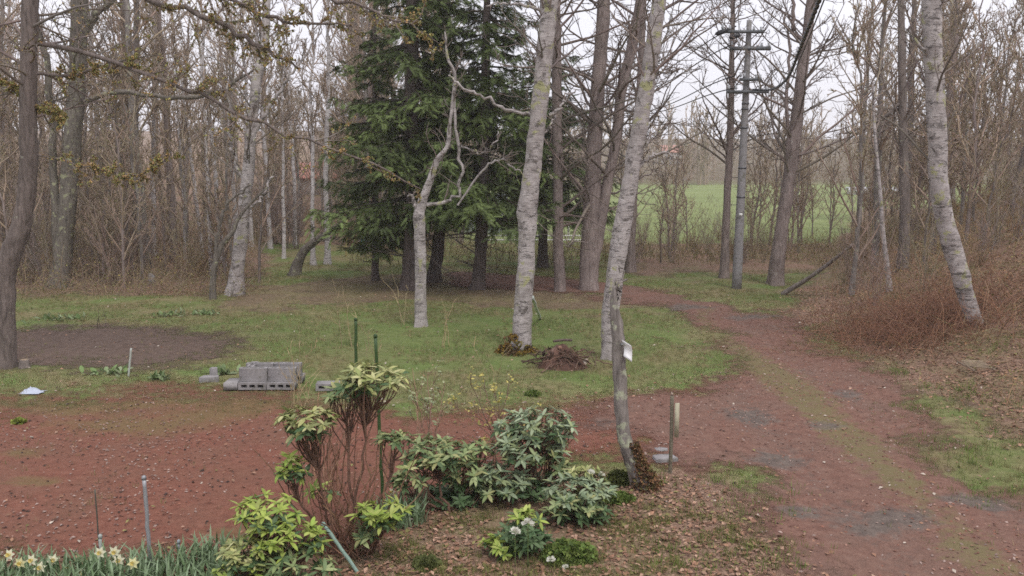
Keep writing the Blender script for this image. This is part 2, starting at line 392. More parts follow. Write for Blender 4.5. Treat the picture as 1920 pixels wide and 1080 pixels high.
def ell(px, py, rx, ry):
    c = gp(px, py); a = gp(px + rx, py); d = gp(px, py - ry)
    wx = abs(a[0] - c[0]) + 1e-3; wy = abs(d[1] - c[1]) + 1e-3
    return np.exp(-(((GX - c[0]) / wx) ** 2 + ((GY - c[1]) / wy) ** 2) * 1.2)
moss = sum(ell(*e) for e in [(250, 800, 190, 22), (60, 905, 90, 12), (120, 770, 120, 12), (420, 775, 110, 14), (860, 760, 120, 10), (40, 850, 60, 10), (430, 1000, 70, 10)] + [(x_, 752 + (x_ * 7) % 13, 70, 9) for x_ in range(-100, 1250, 110)])
b = MB('red_cinder'); p = b.pos(); n1 = b.noise(p, 1.3, 5); n2 = b.noise(p, 11, 6, 0.7); n3 = b.noise(p, 60, 3, 0.7)
c = b.ramp(n2, [(0.25, (0.13, 0.05, 0.034)), (0.5, (0.205, 0.082, 0.055)), (0.75, (0.27, 0.125, 0.085))])
c = b.mix(b.ramp(n1, [(0.4, 0.0), (0.75, 0.6)]), c, (0.17, 0.098, 0.065))
ms_ = b.math('ADD', b.attr('moss', 'Fac'), b.math('MULTIPLY', b.math('SUBTRACT', b.noise(p, 3.1, 5, 0.7), 0.5), 1.5))
c = b.mix(b.ramp(ms_, [(0.35, 0.0), (0.9, 0.65)]), c, (0.165, 0.128, 0.052))
c = b.mix(0.75, c, b.ramp(n3, [(0.3, 0.7), (0.7, 1.25)]), 'MULTIPLY')
b.bump(b.math('ADD', n2, n3), 0.5, 0.03); b.done(c, 0.92); edge_alpha(b, p); M['yard'] = b.m
sheet('gravel_yard', m_yard, M['yard'], 0.006, {'moss': np.clip(moss, 0, 1)})
wet = sum(ell(*e) for e in [(1700, 975, 95, 26), (1440, 862, 55, 14), (1500, 965, 55, 16), (1400, 785, 55, 14), (1545, 800, 50, 11), (1590, 742, 30, 8), (1420, 595, 70, 6), (1300, 577, 60, 5), (1820, 945, 90, 14), (1120, 795, 50, 10), (1640, 1000, 60, 10)])
grs = sum(ell(*e) for e in [(1530, 745, 60, 55), (1620, 830, 60, 30), (1690, 900, 60, 26), (1800, 1040, 70, 30), (1450, 690, 50, 40)])
cx_ = xedge(GY); rutm = (np.exp(-((GX - cx_ + 0.75) / 0.3) ** 2) + np.exp(-((GX - cx_ + 2.25) / 0.32) ** 2)) * (GY < 20); wet = wet + 0.42 * rutm
grs = grs * 0.5 + 0.75 * np.exp(-((GX - cx_ + 1.5) / 0.3) ** 2) * (GY < 19)
b = MB('dirt_drive'); p = b.pos(); n1 = b.noise(p, 1.1, 5); n2 = b.noise(p, 9, 6, 0.7); n3 = b.noise(p, 52, 3, 0.7)
c = b.ramp(n2, [(0.25, (0.12, 0.062, 0.046)), (0.5, (0.198, 0.104, 0.078)), (0.78, (0.265, 0.16, 0.12))])
c = b.mix(b.ramp(n1, [(0.45, 0.0), (0.75, 0.7)]), c, (0.175, 0.118, 0.092))
gsel = b.math('ADD', b.attr('grs', 'Fac'), b.math('MULTIPLY', b.math('SUBTRACT', b.noise(p, 5.5, 6, 0.75), 0.5), 2.4))
c = b.mix(b.ramp(gsel, [(0.5, 0.0), (1.05, 0.75)]), c, (0.17, 0.15, 0.065))
wsel = b.ramp(b.math('ADD', b.attr('wet', 'Fac'), b.math('MULTIPLY', b.math('SUBTRACT', b.noise(p, 5.5, 6, 0.75, 0.6), 0.5), 2.0)), [(0.42, 0.0), (0.9, 0.9)])
c = b.mix(wsel, c, b.ramp(n2, [(0.3, (0.085, 0.068, 0.06)), (0.7, (0.19, 0.155, 0.13))]))
c = b.mix(0.75, c, b.ramp(n3, [(0.3, 0.72), (0.7, 1.22)]), 'MULTIPLY')
b.bump(b.math('ADD', n2, n3), 0.5, 0.03); b.done(c, b.ramp(wsel, [(0.0, 0.92), (1.0, 0.85)])); edge_alpha(b, p, 1.8); M['drive'] = b.m
sheet('driveway', m_drive, M['drive'], 0.012, {'wet': np.clip(wet, 0, 1), 'grs': np.clip(grs, 0, 1)})
b = MB('dark_soil'); p = b.pos(); n2 = b.noise(p, 8, 6, 0.7)
c = b.ramp(n2, [(0.25, (0.075, 0.05, 0.04)), (0.7, (0.165, 0.115, 0.09))])
b.bump(n2, 0.8, 0.05); b.done(c, 0.95); edge_alpha(b, p); M['soil'] = b.m
sheet('soil_bed', m_bed, M['soil'], 0.009)
def samp(A, x, y):
    ix = np.clip(np.searchsorted(XS, x), 0, NXg - 1); iy = np.clip(np.searchsorted(YS, y), 0, NYg - 1); return A[iy, ix]

# ------------------------------------------------------------------ trees: helpers
def pxcurve(pts, Y, n):
    """pts (px, py, width_px[, Y]) -> points and radii"""
    P = catmull([at(q[0], q[1], q[3] if len(q) > 3 else Y) for q in pts], n)
    s = np.linspace(0, len(pts) - 1, n); yy = np.interp(s, np.arange(len(pts)), [q[3] if len(q) > 3 else Y for q in pts])
    R = np.interp(s, np.arange(len(pts)), [q[2] for q in pts]) * 0.5 * yy / F
    return P, R
def trunk_geo(P, R, rg, k=14, flare=0.5, rough=0.06, fh=0.35):
    """knobbly trunk with root flare"""
    n = len(P); V, Q = tubes(P[None], R[None], k); V = V.reshape(n, k, 3)
    hgt = P[:, 2] - P[0, 2]
    f = 1 + flare * np.exp(-np.maximum(hgt, 0) / fh)[:, None] * (1 + 0.5 * np.sin(np.arange(k) * 2 * math.pi / k * 4 + rg.uniform(0, 6)))[None]
    nz_ = rg.normal(size=(n, k)); nz_ = (nz_ + np.roll(nz_, 1, 0) + np.roll(nz_, 1, 1) + np.roll(nz_, -1, 0)) / 2
    f = f * (1 + rough * nz_)
    V = P[:, None] + (V - P[:, None]) * f[:, :, None]
    g = Geo(); g.add(V.reshape(-1, 3), Q)
    top = len(V) * 0 + (n - 1) * k; g.add([P[-1]]); g.T.append(np.stack([top + np.arange(k), top + (np.arange(k) + 1) % k, np.full(k, n * k)], 1))
    return g
TW = np.array([0.335, 0.258, 0.195])
def twig_cols(m, rg, base=TW, v=0.25): return base * (1 + rg.uniform(-v, v, (m, 1))) * (1 + rg.uniform(-0.06, 0.06, (m, 3)))
def crown_geo(g, P, R, rg, prim=14, t0=0.35, t1=0.98, ang=1.0, ln=0.3, up=0.25, curve=0.04, sec=7, ter=6, rmin=0.004, flat=0.3, lens=0.42, length=None, base=TW, taper=0.6, wob=0.2):
    c1, r1 = spawn(P[None], R[None], prim, t0, t1, ang, ln, 8, rg, up, curve, wob * 0.6, 0.5, rmin * 1.8, flat, taper, length)
    g.tubes(c1, r1, 5, twig_cols(len(c1), rg, base))
    c2, r2 = spawn(c1, r1, sec, 0.15, 1.0, 0.85, lens, 6, rg, up * 0.5, curve, wob, 0.6, rmin * 1.3, flat, 0.4)
    g.tubes(c2, r2, 3, twig_cols(len(c2), rg, base))
    if ter:
        c3, r3 = spawn(c2, r2, ter, 0.1, 1.0, 0.8, lens * 1.05, 4, rg, up * 0.4, curve, wob, 0.6, rmin, flat, 0.4)
        g.tubes(c3, r3, 3, twig_cols(len(c3), rg, base))
        return c1, c2, c3
    return c1, c2, c2
TUFT = np.array([[0, 0, 0], [1, 0.18, 0.05], [1, -0.18, -0.05], [0.3, 0.7, 0.2], [0.2, -0.6, 0.5], [0.5, 0.1, 0.75]], float)
TUFTF = np.array([[0, 1, 2], [0, 3, 1], [0, 2, 4], [0, 5, 3]])
def tufts(g, C, per, rg, size, cols):
    m, n, _ = C.shape; t = rg.uniform(0.05, 1, (m, per)) * (n - 1); i = np.minimum(t.astype(int), n - 2); u = (t - i)[..., None]; mi = np.arange(m)[:, None]
    pos = (C[mi, i] * (1 - u) + C[mi, i + 1] * u).reshape(-1, 3); N = len(pos)
    cols = np.array(cols)[rg.integers(0, len(cols), N)] * rg.uniform(0.7, 1.3, (N, 1))
    V, T, cc = scatter(TUFT, TUFTF, pos, rg.normal(size=(N, 3)), rg.normal(size=(N, 3)), size * rg.uniform(0.5, 1.3, N), cols)
    g.add(V, T=T, col=cc)
def px_tree(name, label, cat, Y, ctrl, mat, seed, n=44, crown=None, limbs=(), group=None, flare=0.5, rough=0.06, limb_twigs=None, tuft=None, k=14, base_z=True, limb_mat=None, fh=0.35, tcol=np.array([0.2, 0.162, 0.14]), lw=0.85):
    rg = np.random.default_rng(seed)
    P, R = pxcurve(ctrl, Y, n)
    P[1:] += np.cumsum(rg.normal(size=(n - 1, 3)) * R.mean() * 0.06, 0) * 0.5
    if base_z: P[0, 2] = min(P[0, 2], float(H(P[0, 0], P[0, 1]))) - 0.12
    base = P[0].copy(); base[2] = float(H(P[0, 0], P[0, 1]))
    t = thing(name, base, label, cat, group)
    trunk_geo(P, R, rg, k, flare, rough, fh).build('trunk', mat, t, base, usecol=False)
    for j, L in enumerate(limbs):
        LP, LR = pxcurve(L, Y, 22); LR = LR * lw; w_ = rg.normal(size=(22, 3)) * 0.024 * np.minimum(1, np.linspace(0, 3, 22))[:, None]; LP = LP + w_
        lb = trunk_geo(LP, LR, rg, 8, 0, 0.08).build('limb', limb_mat or mat, t, base, usecol=False)
        if limb_twigs:
            g = Geo(); kw = dict(prim=12, t0=0.1, t1=1.0, ang=0.9, ln=0.2, up=0.0, sec=4, ter=2, rmin=0.003, flat=0.2); kw.update(limb_twigs)
            cs = crown_geo(g, LP, LR, rg, base=tcol, **kw)
            if tuft:
                tufts(g, cs[1], tuft[0], rg, tuft[1], tuft[2]); tufts(g, LP[None], 160, rg, tuft[1] * 1.3, tuft[2])
            tag(g.build('twigs', M['twig'], lb, base), kind='stuff')
    if crown:
        g = Geo(); cs = crown_geo(g, P, R, rg, base=tcol, **crown)
        if tuft: tufts(g, cs[1], max(1, tuft[0] // 2), rg, tuft[1], tuft[2])
        g.build('crown', M['twig'], t, base)
    return t
LARCH = [(0.36, 0.25, 0.10), (0.32, 0.29, 0.10), (0.38, 0.24, 0.11), (0.27, 0.28, 0.10)]
LICH = [(0.22, 0.23, 0.15), (0.17, 0.16, 0.10), (0.26, 0.24, 0.14)]
# ---- large conifer at the left margin
px_tree('larch_tree', 'thick grey-brown trunk at the left edge with a bend low down', 'tree', gp(20, 690)[1],
        [(14, 702, 38), (12, 600, 34), (12, 530, 35), (22, 480, 39), (40, 430, 34), (53, 360, 31), (57, 250, 30), (60, 150, 29), (65, 0, 28), (72, -300, 26), (82, -800, 16)],
        M['bark_pine'], 101, 60, crown=dict(prim=26, t0=0.62, t1=0.99, ang=1.35, ln=0.28, up=-0.05, curve=-0.02, sec=8, ter=4),
        limbs=[[(66, 80, 13), (160, 98, 11), (250, 128, 10), (330, 160, 10), (390, 178, 9), (450, 215, 8), (530, 250, 7), (640, 283, 6), (720, 315, 5), (790, 352, 4)],
               [(66, 137, 10), (130, 140, 8), (210, 124, 6), (260, 118, 3)],
               [(68, -110, 16), (180, -50, 15), (285, 0, 14), (390, 36, 12), (460, 72, 11), (510, 98, 8), (560, 130, 4)],
               [(70, -170, 15), (300, -60, 13), (430, 2, 11), (500, 30, 9), (560, 44, 7), (660, 44, 4)],
               [(66, 205, 7), (100, 212, 4), (118, 225, 2)], [(72, -230, 15), (300, -130, 13), (520, -45, 11), (650, 5, 8), (740, 35, 6), (800, 62, 4)], [(66, 290, 5), (160, 310, 4), (250, 330, 3), (330, 290, 2)], [(50, 170, 5), (20, 160, 4), (-20, 140, 3)]],
        limb_twigs=dict(prim=34, ln=0.17, up=-0.14, sec=6, ter=1, rmin=0.003), tuft=(10, 0.027, LARCH), flare=0.12, lw=0.72)
# ---- double lichen trunk behind it
Yb = 22.5
px_tree('lichen_tree', 'twin-stemmed tree with mossy lichen bark behind the left-edge trunk', 'tree', Yb,
        [(112, 540, 34), (118, 440, 31), (128, 330, 31), (141, 200, 31), (150, 60, 30), (152, -40, 28), (150, -300, 20)], M['bark_mossy'], 102, 44,
        crown=dict(prim=16, t0=0.5, t1=0.98, ang=0.9, ln=0.35, up=0.2), limb_twigs=dict(prim=12, ln=0.25, up=0.15, sec=5, ter=3), tuft=(2, 0.03, LICH),
        limbs=[[(158, 192, 12), (190, 178, 11), (230, 171, 11), (290, 180, 10), (340, 184, 10), (390, 178, 9), (430, 160, 7), (460, 142, 5), (500, 112, 3)],
               [(108, 470, 20), (103, 360, 18), (99, 260, 16), (90, 120, 13), (60, 0, 11), (40, -150, 7)],
               [(152, 70, 20), (175, 30, 16), (205, 5, 12), (260, -60, 8)], [(150, 205, 6), (118, 230, 5), (95, 240, 3)]])
# ---- grey trunk on the lawn edge
px_tree('grey_tree', 'pale grey tree at the lawn edge with a dark hollow at its foot', 'tree', gp(440, 552)[1],
        [(440, 556, 27), (448, 480, 25), (456, 400, 23), (463, 330, 21), (470, 250, 19), (480, 150, 18), (492, 100, 18), (500, 20, 14), (505, -120, 10)], M['birch'], 103, 40,
        crown=dict(prim=26, t0=0.35, t1=0.98, ang=0.8, ln=0.33, up=0.25, sec=7, ter=4),
        limbs=[[(462, 345, 10), (440, 300, 8), (430, 250, 6), (425, 150, 4)], [(470, 262, 10), (500, 210, 9), (530, 160, 7), (560, 120, 5), (600, 60, 3)], [(456, 400, 8), (490, 370, 6), (510, 330, 4)]],
        limb_twigs=dict(prim=10, ln=0.3, up=0.2, sec=4, ter=3), tuft=(1, 0.02, LICH))
px_tree('crooked_tree', 'crooked dark stem curving up beside the pale grey tree', 'tree', 20.5,
        [(398, 545, 11), (402, 500, 11), (415, 462, 10), (436, 435, 8), (446, 410, 6), (470, 380, 5), (500, 350, 3)], M['bark_mossy'], 104, 28,
        limbs=[[(404, 490, 10), (408, 440, 9), (420, 400, 7), (440, 370, 6), (470, 345, 3)]], crown=dict(prim=8, t0=0.4, ln=0.5, sec=5, ter=3), limb_twigs=dict(prim=6, ln=0.35))
px_tree('leaning_tree', 'short dark leaning trunk sloping right near the spruces', 'tree', gp(552, 518)[1] + 0.2,
        [(552, 522, 22), (558, 495, 18), (572, 470, 15), (595, 450, 13), (626, 430, 10), (660, 400, 5)], M['bark_mossy'], 105, 26, crown=dict(prim=8, t0=0.45, ln=0.5, sec=5, ter=3))
# ---- lawn trees
px_tree('fruit_tree', 'small forked tree with pale lichen bark on the middle of the lawn', 'tree', gp(789, 612)[1],
        [(790, 614, 22), (788, 560, 21), (789, 480, 20), (786, 410, 22), (792, 378, 17), (806, 340, 13), (820, 300, 11), (838, 275, 8), (842, 240, 7), (848, 190, 6), (852, 140, 5), (838, 110, 5), (833, 60, 3)], M['birch'], 106, 60,
        limbs=[[(800, 384, 12), (830, 380, 10), (850, 372, 9), (862, 345, 9), (864, 310, 8), (858, 260, 8), (853, 200, 7), (848, 160, 4)],
               [(786, 402, 14), (776, 380, 9), (772, 362, 5)], [(864, 275, 6), (890, 282, 5), (910, 285, 5), (930, 265, 4), (934, 245, 3)],
               [(858, 385, 6), (905, 318, 6), (935, 302, 6), (950, 304, 6), (978, 325, 3)]],
        limb_twigs=dict(prim=12, ln=0.3, sec=4, ter=0, up=0.1), flare=0.45, fh=0.14, rough=0.10, crown=dict(prim=22, t0=0.35, t1=0.98, ang=0.9, ln=0.15, sec=5, ter=2, rmin=0.003), lw=0.68)
px_tree('birch_tree', 'tall white birch with a moss-covered foot in mid-lawn', 'tree', gp(977, 655)[1],
        [(977, 664, 36), (978, 600, 34), (983, 520, 33), (985, 440, 33), (986, 380, 36), (996, 310, 31), (1006, 220, 31), (1017, 120, 31), (1029, 20, 31), (1034, -100, 28), (1040, -500, 16)], M['birch'], 107, 60,
        limbs=[[(1003, 215, 8), (975, 211, 7), (940, 202, 7), (915, 182, 6), (885, 175, 6), (860, 158, 5), (842, 146, 4)], [(1030, 216, 8), (1050, 205, 7), (1060, 182, 5), (1075, 170, 3)],
               [(1022, 22, 7), (990, 12, 6), (950, 5, 5), (915, 8, 3)], [(1020, 250, 5), (1036, 232, 4), (1044, 215, 2)]],
        crown=dict(prim=20, t0=0.66, t1=0.98, ang=0.9, ln=0.22, up=0.2, sec=6, ter=4), limb_twigs=dict(prim=5, ln=0.2, sec=3, ter=0), flare=0.55, fh=0.18, rough=0.07)
px_tree('birch_tree', 'leaning pale birch just behind the thin trunk with the white board', 'tree', gp(1146, 672)[1],
        [(1146, 676, 34), (1143, 610, 34), (1148, 540, 33), (1160, 455, 33), (1173, 380, 32), (1186, 310, 31), (1200, 230, 29), (1213, 150, 28), (1224, 60, 27), (1233, -20, 26), (1250, -300, 18), (1255, -600, 8)], M['birch'], 108, 60,
        crown=dict(prim=22, t0=0.6, t1=0.98, ang=0.95, ln=0.25, up=0.15, sec=6, ter=4), flare=0.35, fh=0.15, rough=0.07,
        limbs=[[(1212, 165, 6), (1240, 140, 5), (1290, 128, 3)], [(1190, 300, 6), (1215, 262, 4), (1262, 232, 3)], [(1183, 330, 7), (1215, 300, 6), (1245, 285, 5), (1262, 295, 3)]], limb_twigs=dict(prim=6, ln=0.3, sec=3, ter=2))
px_tree('lichen_tree', 'thin spotted trunk with a shaggy brown foot, carrying the white board', 'tree', gp(1200, 915)[1],
        [(1203, 922, 34), (1190, 880, 30), (1175, 840, 27), (1166, 780, 26), (1162, 720, 27), (1160, 670, 26), (1157, 620, 25), (1154, 590, 20), (1152, 562, 13), (1153, 535, 6)], M['bark_lichen'], 109, 44,
        limbs=[[(1152, 570, 6), (1160, 545, 5), (1164, 500, 3)]], flare=0.5, fh=0.1, rough=0.08)
px_tree('larch_tree', 'slim straight brown trunk just right of the mossy-footed birch', 'tree', gp(1049, 546)[1],
        [(1050, 550, 21), (1047, 450, 20), (1045, 300, 19), (1042, 100, 18), (1040, -100, 16), (1038, -500, 10)], M['bark_red'], 110, 40,
        crown=dict(prim=46, t0=0.22, t1=0.98, ang=1.3, ln=0.36, up=-0.06, curve=0.0, sec=6, ter=4, flat=0.5, rmin=0.0045), flare=0.35, fh=0.25)
px_tree('larch_tree', 'stout brown double trunk parting low down near the driveway bend', 'tree', gp(1104, 542)[1],
        [(1104, 546, 36), (1106, 480, 34), (1110, 400, 32), (1114, 300, 28), (1122, 150, 25), (1132, 0, 23), (1138, -200, 19), (1142, -600, 9)], M['bark_red'], 111, 46,
        limbs=[[(1112, 500, 26), (1122, 440, 27), (1133, 380, 26), (1148, 300, 24), (1162, 200, 23), (1182, 100, 22), (1206, -10, 21), (1240, -200, 14), (1250, -420, 6)]],
        limb_twigs=dict(prim=30, t0=0.25, ln=0.46, ang=1.25, up=0.0, sec=6, ter=4, flat=0.5, rmin=0.0045),
        crown=dict(prim=44, t0=0.3, t1=0.98, ang=1.3, ln=0.36, up=-0.05, wob=0.3, sec=6, ter=4, flat=0.5, rmin=0.0045), flare=0.3)
px_tree('larch_tree', 'slender brown trunk standing behind the leaning pale birch', 'tree', 25.5,
        [(1180, 500, 17), (1186, 400, 16), (1192, 300, 14), (1200, 150, 12), (1206, 0, 11), (1210, -300, 6)], M['bark_red'], 112, 30,
        crown=dict(prim=40, t0=0.3, t1=0.98, ang=1.25, ln=0.32, up=0.0, sec=6, ter=4, flat=0.5, rmin=0.005))
px_tree('larch_tree', 'tan leaning trunk to the right of the utility pole', 'tree', gp(1452, 534)[1],
        [(1452, 538, 27), (1462, 450, 24), (1477, 350, 24), (1490, 250, 22), (1503, 130, 20), (1516, 30, 18), (1530, -100, 15), (1550, -400, 7)], M['bark_red'], 113, 44,
        limbs=[[(1472, 390, 12), (1478, 300, 9), (1474, 200, 8), (1480, 100, 6), (1470, 30, 4)], [(1505, 75, 11), (1490, 60, 9), (1485, 20, 8), (1490, -60, 5)]],
        limb_twigs=dict(prim=14, ln=0.3, sec=5, ter=4), crown=dict(prim=52, t0=0.3, t1=0.98, ang=1.15, ln=0.34, up=0.05, sec=6, ter=5, flat=0.3, rmin=0.0045))
px_tree('brown_tree', 'slender brown trunk immediately left of the utility pole', 'tree', 24.0,
        [(1358, 520, 15), (1362, 400, 14), (1368, 280, 13), (1372, 150, 11), (1374, 30, 8), (1376, -120, 4)], M['bark_red'], 114, 34,
        crown=dict(prim=52, t0=0.35, t1=0.98, ang=1.0, ln=0.36, up=0.1, sec=6, ter=5, rmin=0.004))
g0 = gp(1826, 608)
px_tree('birch_tree', 'lichen-spotted white birch leaning out of the right-hand bank', 'tree', g0[1],
        [(1836, 622, 24), (1822, 585, 29), (1804, 520, 32), (1788, 460, 34), (1772, 390, 33), (1765, 320, 33), (1762, 220, 34), (1757, 100, 34), (1752, 0, 33), (1748, -150, 28), (1740, -500, 14)], M['birch'], 115, 60,
        crown=dict(prim=30, t0=0.5, t1=0.98, ang=0.95, ln=0.25, up=0.15, sec=6, ter=5), flare=0.15, fh=0.1, rough=0.05,
        limbs=[[(1762, 120, 10), (1730, 90, 8), (1700, 60, 5)]], limb_twigs=dict(prim=8, ln=0.3))
px_tree('oak_tree', 'dark upright tree with a long low limb between pole and bank birch', 'tree', 20.5,
        [(1690, 540, 20), (1696, 430, 19), (1694, 300, 17), (1692, 180, 15), (1690, 60, 13), (1688, -80, 10), (1690, -300, 5)], M['bark_dark'], 116, 36,
        limbs=[[(1692, 185, 8), (1670, 210, 7), (1640, 232, 6), (1605, 245, 5), (1570, 250, 3)]], limb_twigs=dict(prim=12, ln=0.35, sec=5, ter=4),
        crown=dict(prim=30, t0=0.3, t1=0.98, ang=0.8, ln=0.25, up=0.25, sec=6, ter=5))
px_tree('pale_sapling', 'thin pale curved sapling at the foot of the right-hand bank', 'tree', 18.0,
        [(1668, 540, 9), (1662, 490, 9), (1655, 430, 8), (1650, 360, 7), (1640, 250, 5), (1636, 150, 3)], M['birch'], 117, 26, crown=dict(prim=12, t0=0.4, ln=0.3, sec=4, ter=3))
# moss collar at the birch foot
mossb = gp(968, 664); g = Geo(); rg = np.random.default_rng(5)
for j in range(44):
    a = rg.uniform(0, 6.28); rr_ = rg.uniform(0.14, 0.34); c = mossb + np.array([math.cos(a) * rr_ + 0.06 - 0.03, math.sin(a) * rr_ * .8 + 0.08, rg.random() * max(0.0, 0.34 - rr_) * (1.6 if math.cos(a) < 0 else 0.6)])
    tpl = norm(rg.normal(size=(26, 3)))
    V, T, cc = scatter(TUFT, TUFTF, c + tpl * 0.04, tpl, rg.normal(size=(26, 3)), np.full(26, 0.035), np.array([(0.24, 0.15, 0.03), (0.17, 0.10, 0.05), (0.2, 0.16, 0.04)])[rg.integers(0, 3)] * rg.uniform(0.5, 1.4, (26, 1)))
    g.add(V, T=T, col=cc)
tag(g.build('moss_cushion', M['moss'], None, mossb, loc=mossb), 'ochre moss cushion wrapped round the foot of the tall birch', 'moss')
base = gp(1200, 915); r_ = np.random.default_rng(61); n = 1500; u = r_.random(n) ** 1.5; cp = np.stack([np.interp(u, [0, 1], [base[0] + 0.02, at(1180, 830, base[1])[0] + 0.02]), np.full(n, base[1]), np.interp(u, [0, 1], [base[2] + 0.01, at(1180, 830, base[1])[2]])], 1); a = r_.uniform(0, 6.28, n)
d = np.stack([np.cos(a), np.sin(a), r_.uniform(-0.4, 0.8, n)], 1); pos = cp + d * np.array([1, 1, 0.2]) * (0.05 + 0.12 * (1 - u) ** 2 * r_.random(n))[:, None]; pos[:, 0] += 0.05 * (1 - u)
V, T, cc = scatter(TUFT, TUFTF, pos, d, r_.normal(size=(n, 3)), 0.022 * r_.uniform(0.5, 1.6, n), np.array([(0.20, 0.105, 0.055), (0.14, 0.085, 0.05), (0.16, 0.14, 0.05), (0.26, 0.14, 0.07)])[r_.integers(0, 4, n)]); g = Geo(); g.add(V, T=T, col=cc); tag(g.build('dead_ivy', M['dry'], None, base, loc=base), 'shaggy red-brown dead growth round the foot of the spotted trunk', 'plant', kind='stuff')
# ---- spruces
NS = 6
sv, sf = [], []
for j in range(NS):
    x = 0.02 + j / NS * 0.95
    for s in (-1, 1):
        i0 = len(sv); yy = s * (0.34 * (1 - 0.6 * x)); sv += [[x - 0.02, 0, 0], [x + 0.13, 0, 0.0], [x + 0.24, yy, -0.05]]; sf.append([i0, i0 + 1, i0 + 2])
i0 = len(sv); sv += [[0, 0.02, 0], [0, -0.02, 0], [1.05, 0, 0]]; sf.append([i0, i0 + 1, i0 + 2])
sv = np.array(sv, float); sf = np.array(sf)
def spruce_crown(P, R, rg, z0, z1, Lmax, nb, dens=1.0, side=None):
    """needled boughs growing from trunk P between heights z0 and z1"""
    g = Geo(); zz = np.sort(rg.uniform(z0, z1, nb)); wood, spp, spa, spn, spc = [], [], [], [], []
    ztop = P[-1, 2]
    for z in zz:
        fr = (z - z0) / (ztop - z0); L = Lmax * (1 - fr * 0.85) * rg.uniform(0.55, 1.1); a = rg.uniform(0, 2 * math.pi)
        if side is not None: a = side + rg.normal() * 0.9
        c = np.array([np.interp(z, P[:, 2], P[:, 0]), np.interp(z, P[:, 2], P[:, 1]), z])
        s = np.linspace(0, 1, 9); d = np.array([math.cos(a), math.sin(a)]); dr = rg.uniform(0.25, 0.6)
        B = np.zeros((9, 3)); B[:, :2] = c[:2] + d * (s * L)[:, None]; B[:, 2] = z + L * (0.10 * s - dr * s ** 1.6 + 0.22 * s ** 4) + rg.normal(size=9) * 0.02
        g.tubes(B[None], (0.022 * (1 - s) + 0.005)[None], 4, (0.07, 0.055, 0.045))
        tg = np.array([d[0], d[1], -dr * 0.6]); nt_ = int(L * 19 * dens)
        col0 = np.array([0.072, 0.098, 0.034]) * rg.uniform(0.7, 1.5) + np.array([0.012, 0.012, 0]) * rg.uniform(0, 1)
        for q in range(nt_):
            u = rg.uniform(0.18, 1.0); b0 = np.array([np.interp(u, s, B[:, k]) for k in range(3)]); sg = 1 if rg.random() < 0.5 else -1
            sd = np.array([-d[1], d[0], 0]) * sg; dir_ = norm(tg * rg.uniform(0.4, 1.0) + sd * rg.uniform(0.5, 1.2) + np.array([0, 0, rg.uniform(-0.75, 0.05)]))
            tl = L * 0.34 * (1.15 - u * 0.8) * rg.uniform(0.5, 1.2); m = max(2, int(tl / 0.10))
            for e in range(m):
                pp = b0 + dir_ * tl * e / m + np.array([0, 0, -0.25 * tl * (e / m) ** 2]); spp.append(pp); spa.append(dir_ + rg.normal(size=3) * 0.35 + np.array([0, 0, -0.2 * e / m])); spn.append(np.array([0, 0, 1.0]) + rg.normal(size=3) * 0.45)
                spc.append(col0 * rg.uniform(0.75, 1.3) * (1 + 0.35 * e / m))
        # bare hanging side twigs
    n = len(spp)
    V, T, cc = scatter(sv, sf, np.array(spp), np.array(spa), np.array(spn), rg.uniform(0.15, 0.23, n), np.array(spc)); g.add(V, T=T, col=cc)
    return g
def spruce(label, Y, ctrl, seed, z0, z1, Lmax, nb, dens=1.0, side=None):
    rg = np.random.default_rng(seed); P, R = pxcurve(ctrl, Y, 40); hb = float(H(P[0, 0], P[0, 1])); P[0, 2] = hb - 0.1; base = np.array([P[0, 0], P[0, 1], hb])
    t = thing('spruce_tree', base, label, 'tree')
    trunk_geo(P, R, rg, 12, 0.45, 0.06, 0.25).build('trunk', M['bark_spruce'], t, base, usecol=False)
    spruce_crown(P, R, rg, z0, min(z1, P[-1, 2] - 0.2), Lmax, nb, dens, side).build('crown', M['needle'], t, base)
    g = Geo(); crown_geo(g, P, R, rg, prim=26, t0=0.08, t1=0.5, ang=1.45, ln=0.12, up=-0.1, sec=5, ter=2, flat=0.7, rmin=0.004, base=np.array([0.15, 0.125, 0.11])); tag(g.build('dead_branches', M['twig'], t, base), kind='stuff')
    return t
spruce('broad dark green spruce with the thickest trunk, left of the mossy birch', 22.0, [(772, 542, 36), (772, 440, 30), (772, 300, 26), (772, 100, 25), (772, -150, 16), (772, -420, 4)], 201, 1.7, 9.5, 2.5, 165)
spruce('spruce with a slightly leaning trunk just right of the broadest one', 23.2, [(813, 522, 24), (824, 440, 23), (830, 300, 21), (836, 100, 16), (840, -150, 10), (842, -320, 3)], 202, 2.2, 8.5, 2.2, 95)
spruce('spruce with a slim dark trunk between fruit tree and mossy birch', 22.0, [(896, 545, 25), (902, 460, 23), (906, 350, 21), (910, 150, 17), (914, -60, 11), (916, -260, 3)], 203, 1.7, 8.0, 2.6, 130)
spruce('small slender spruce at the left of the spruce group', 23.6, [(704, 514, 13), (704, 440, 12), (703, 300, 11), (702, 150, 8), (702, -20, 3)], 204, 1.0, 6.6, 1.5, 80)
spruce('spruce partly hidden behind the tall mossy-footed birch', 26.5, [(1018, 480, 18), (1018, 380, 17), (1018, 250, 14), (1016, 100, 9), (1015, -80, 3)], 205, 1.7, 6.4, 2.5, 110)

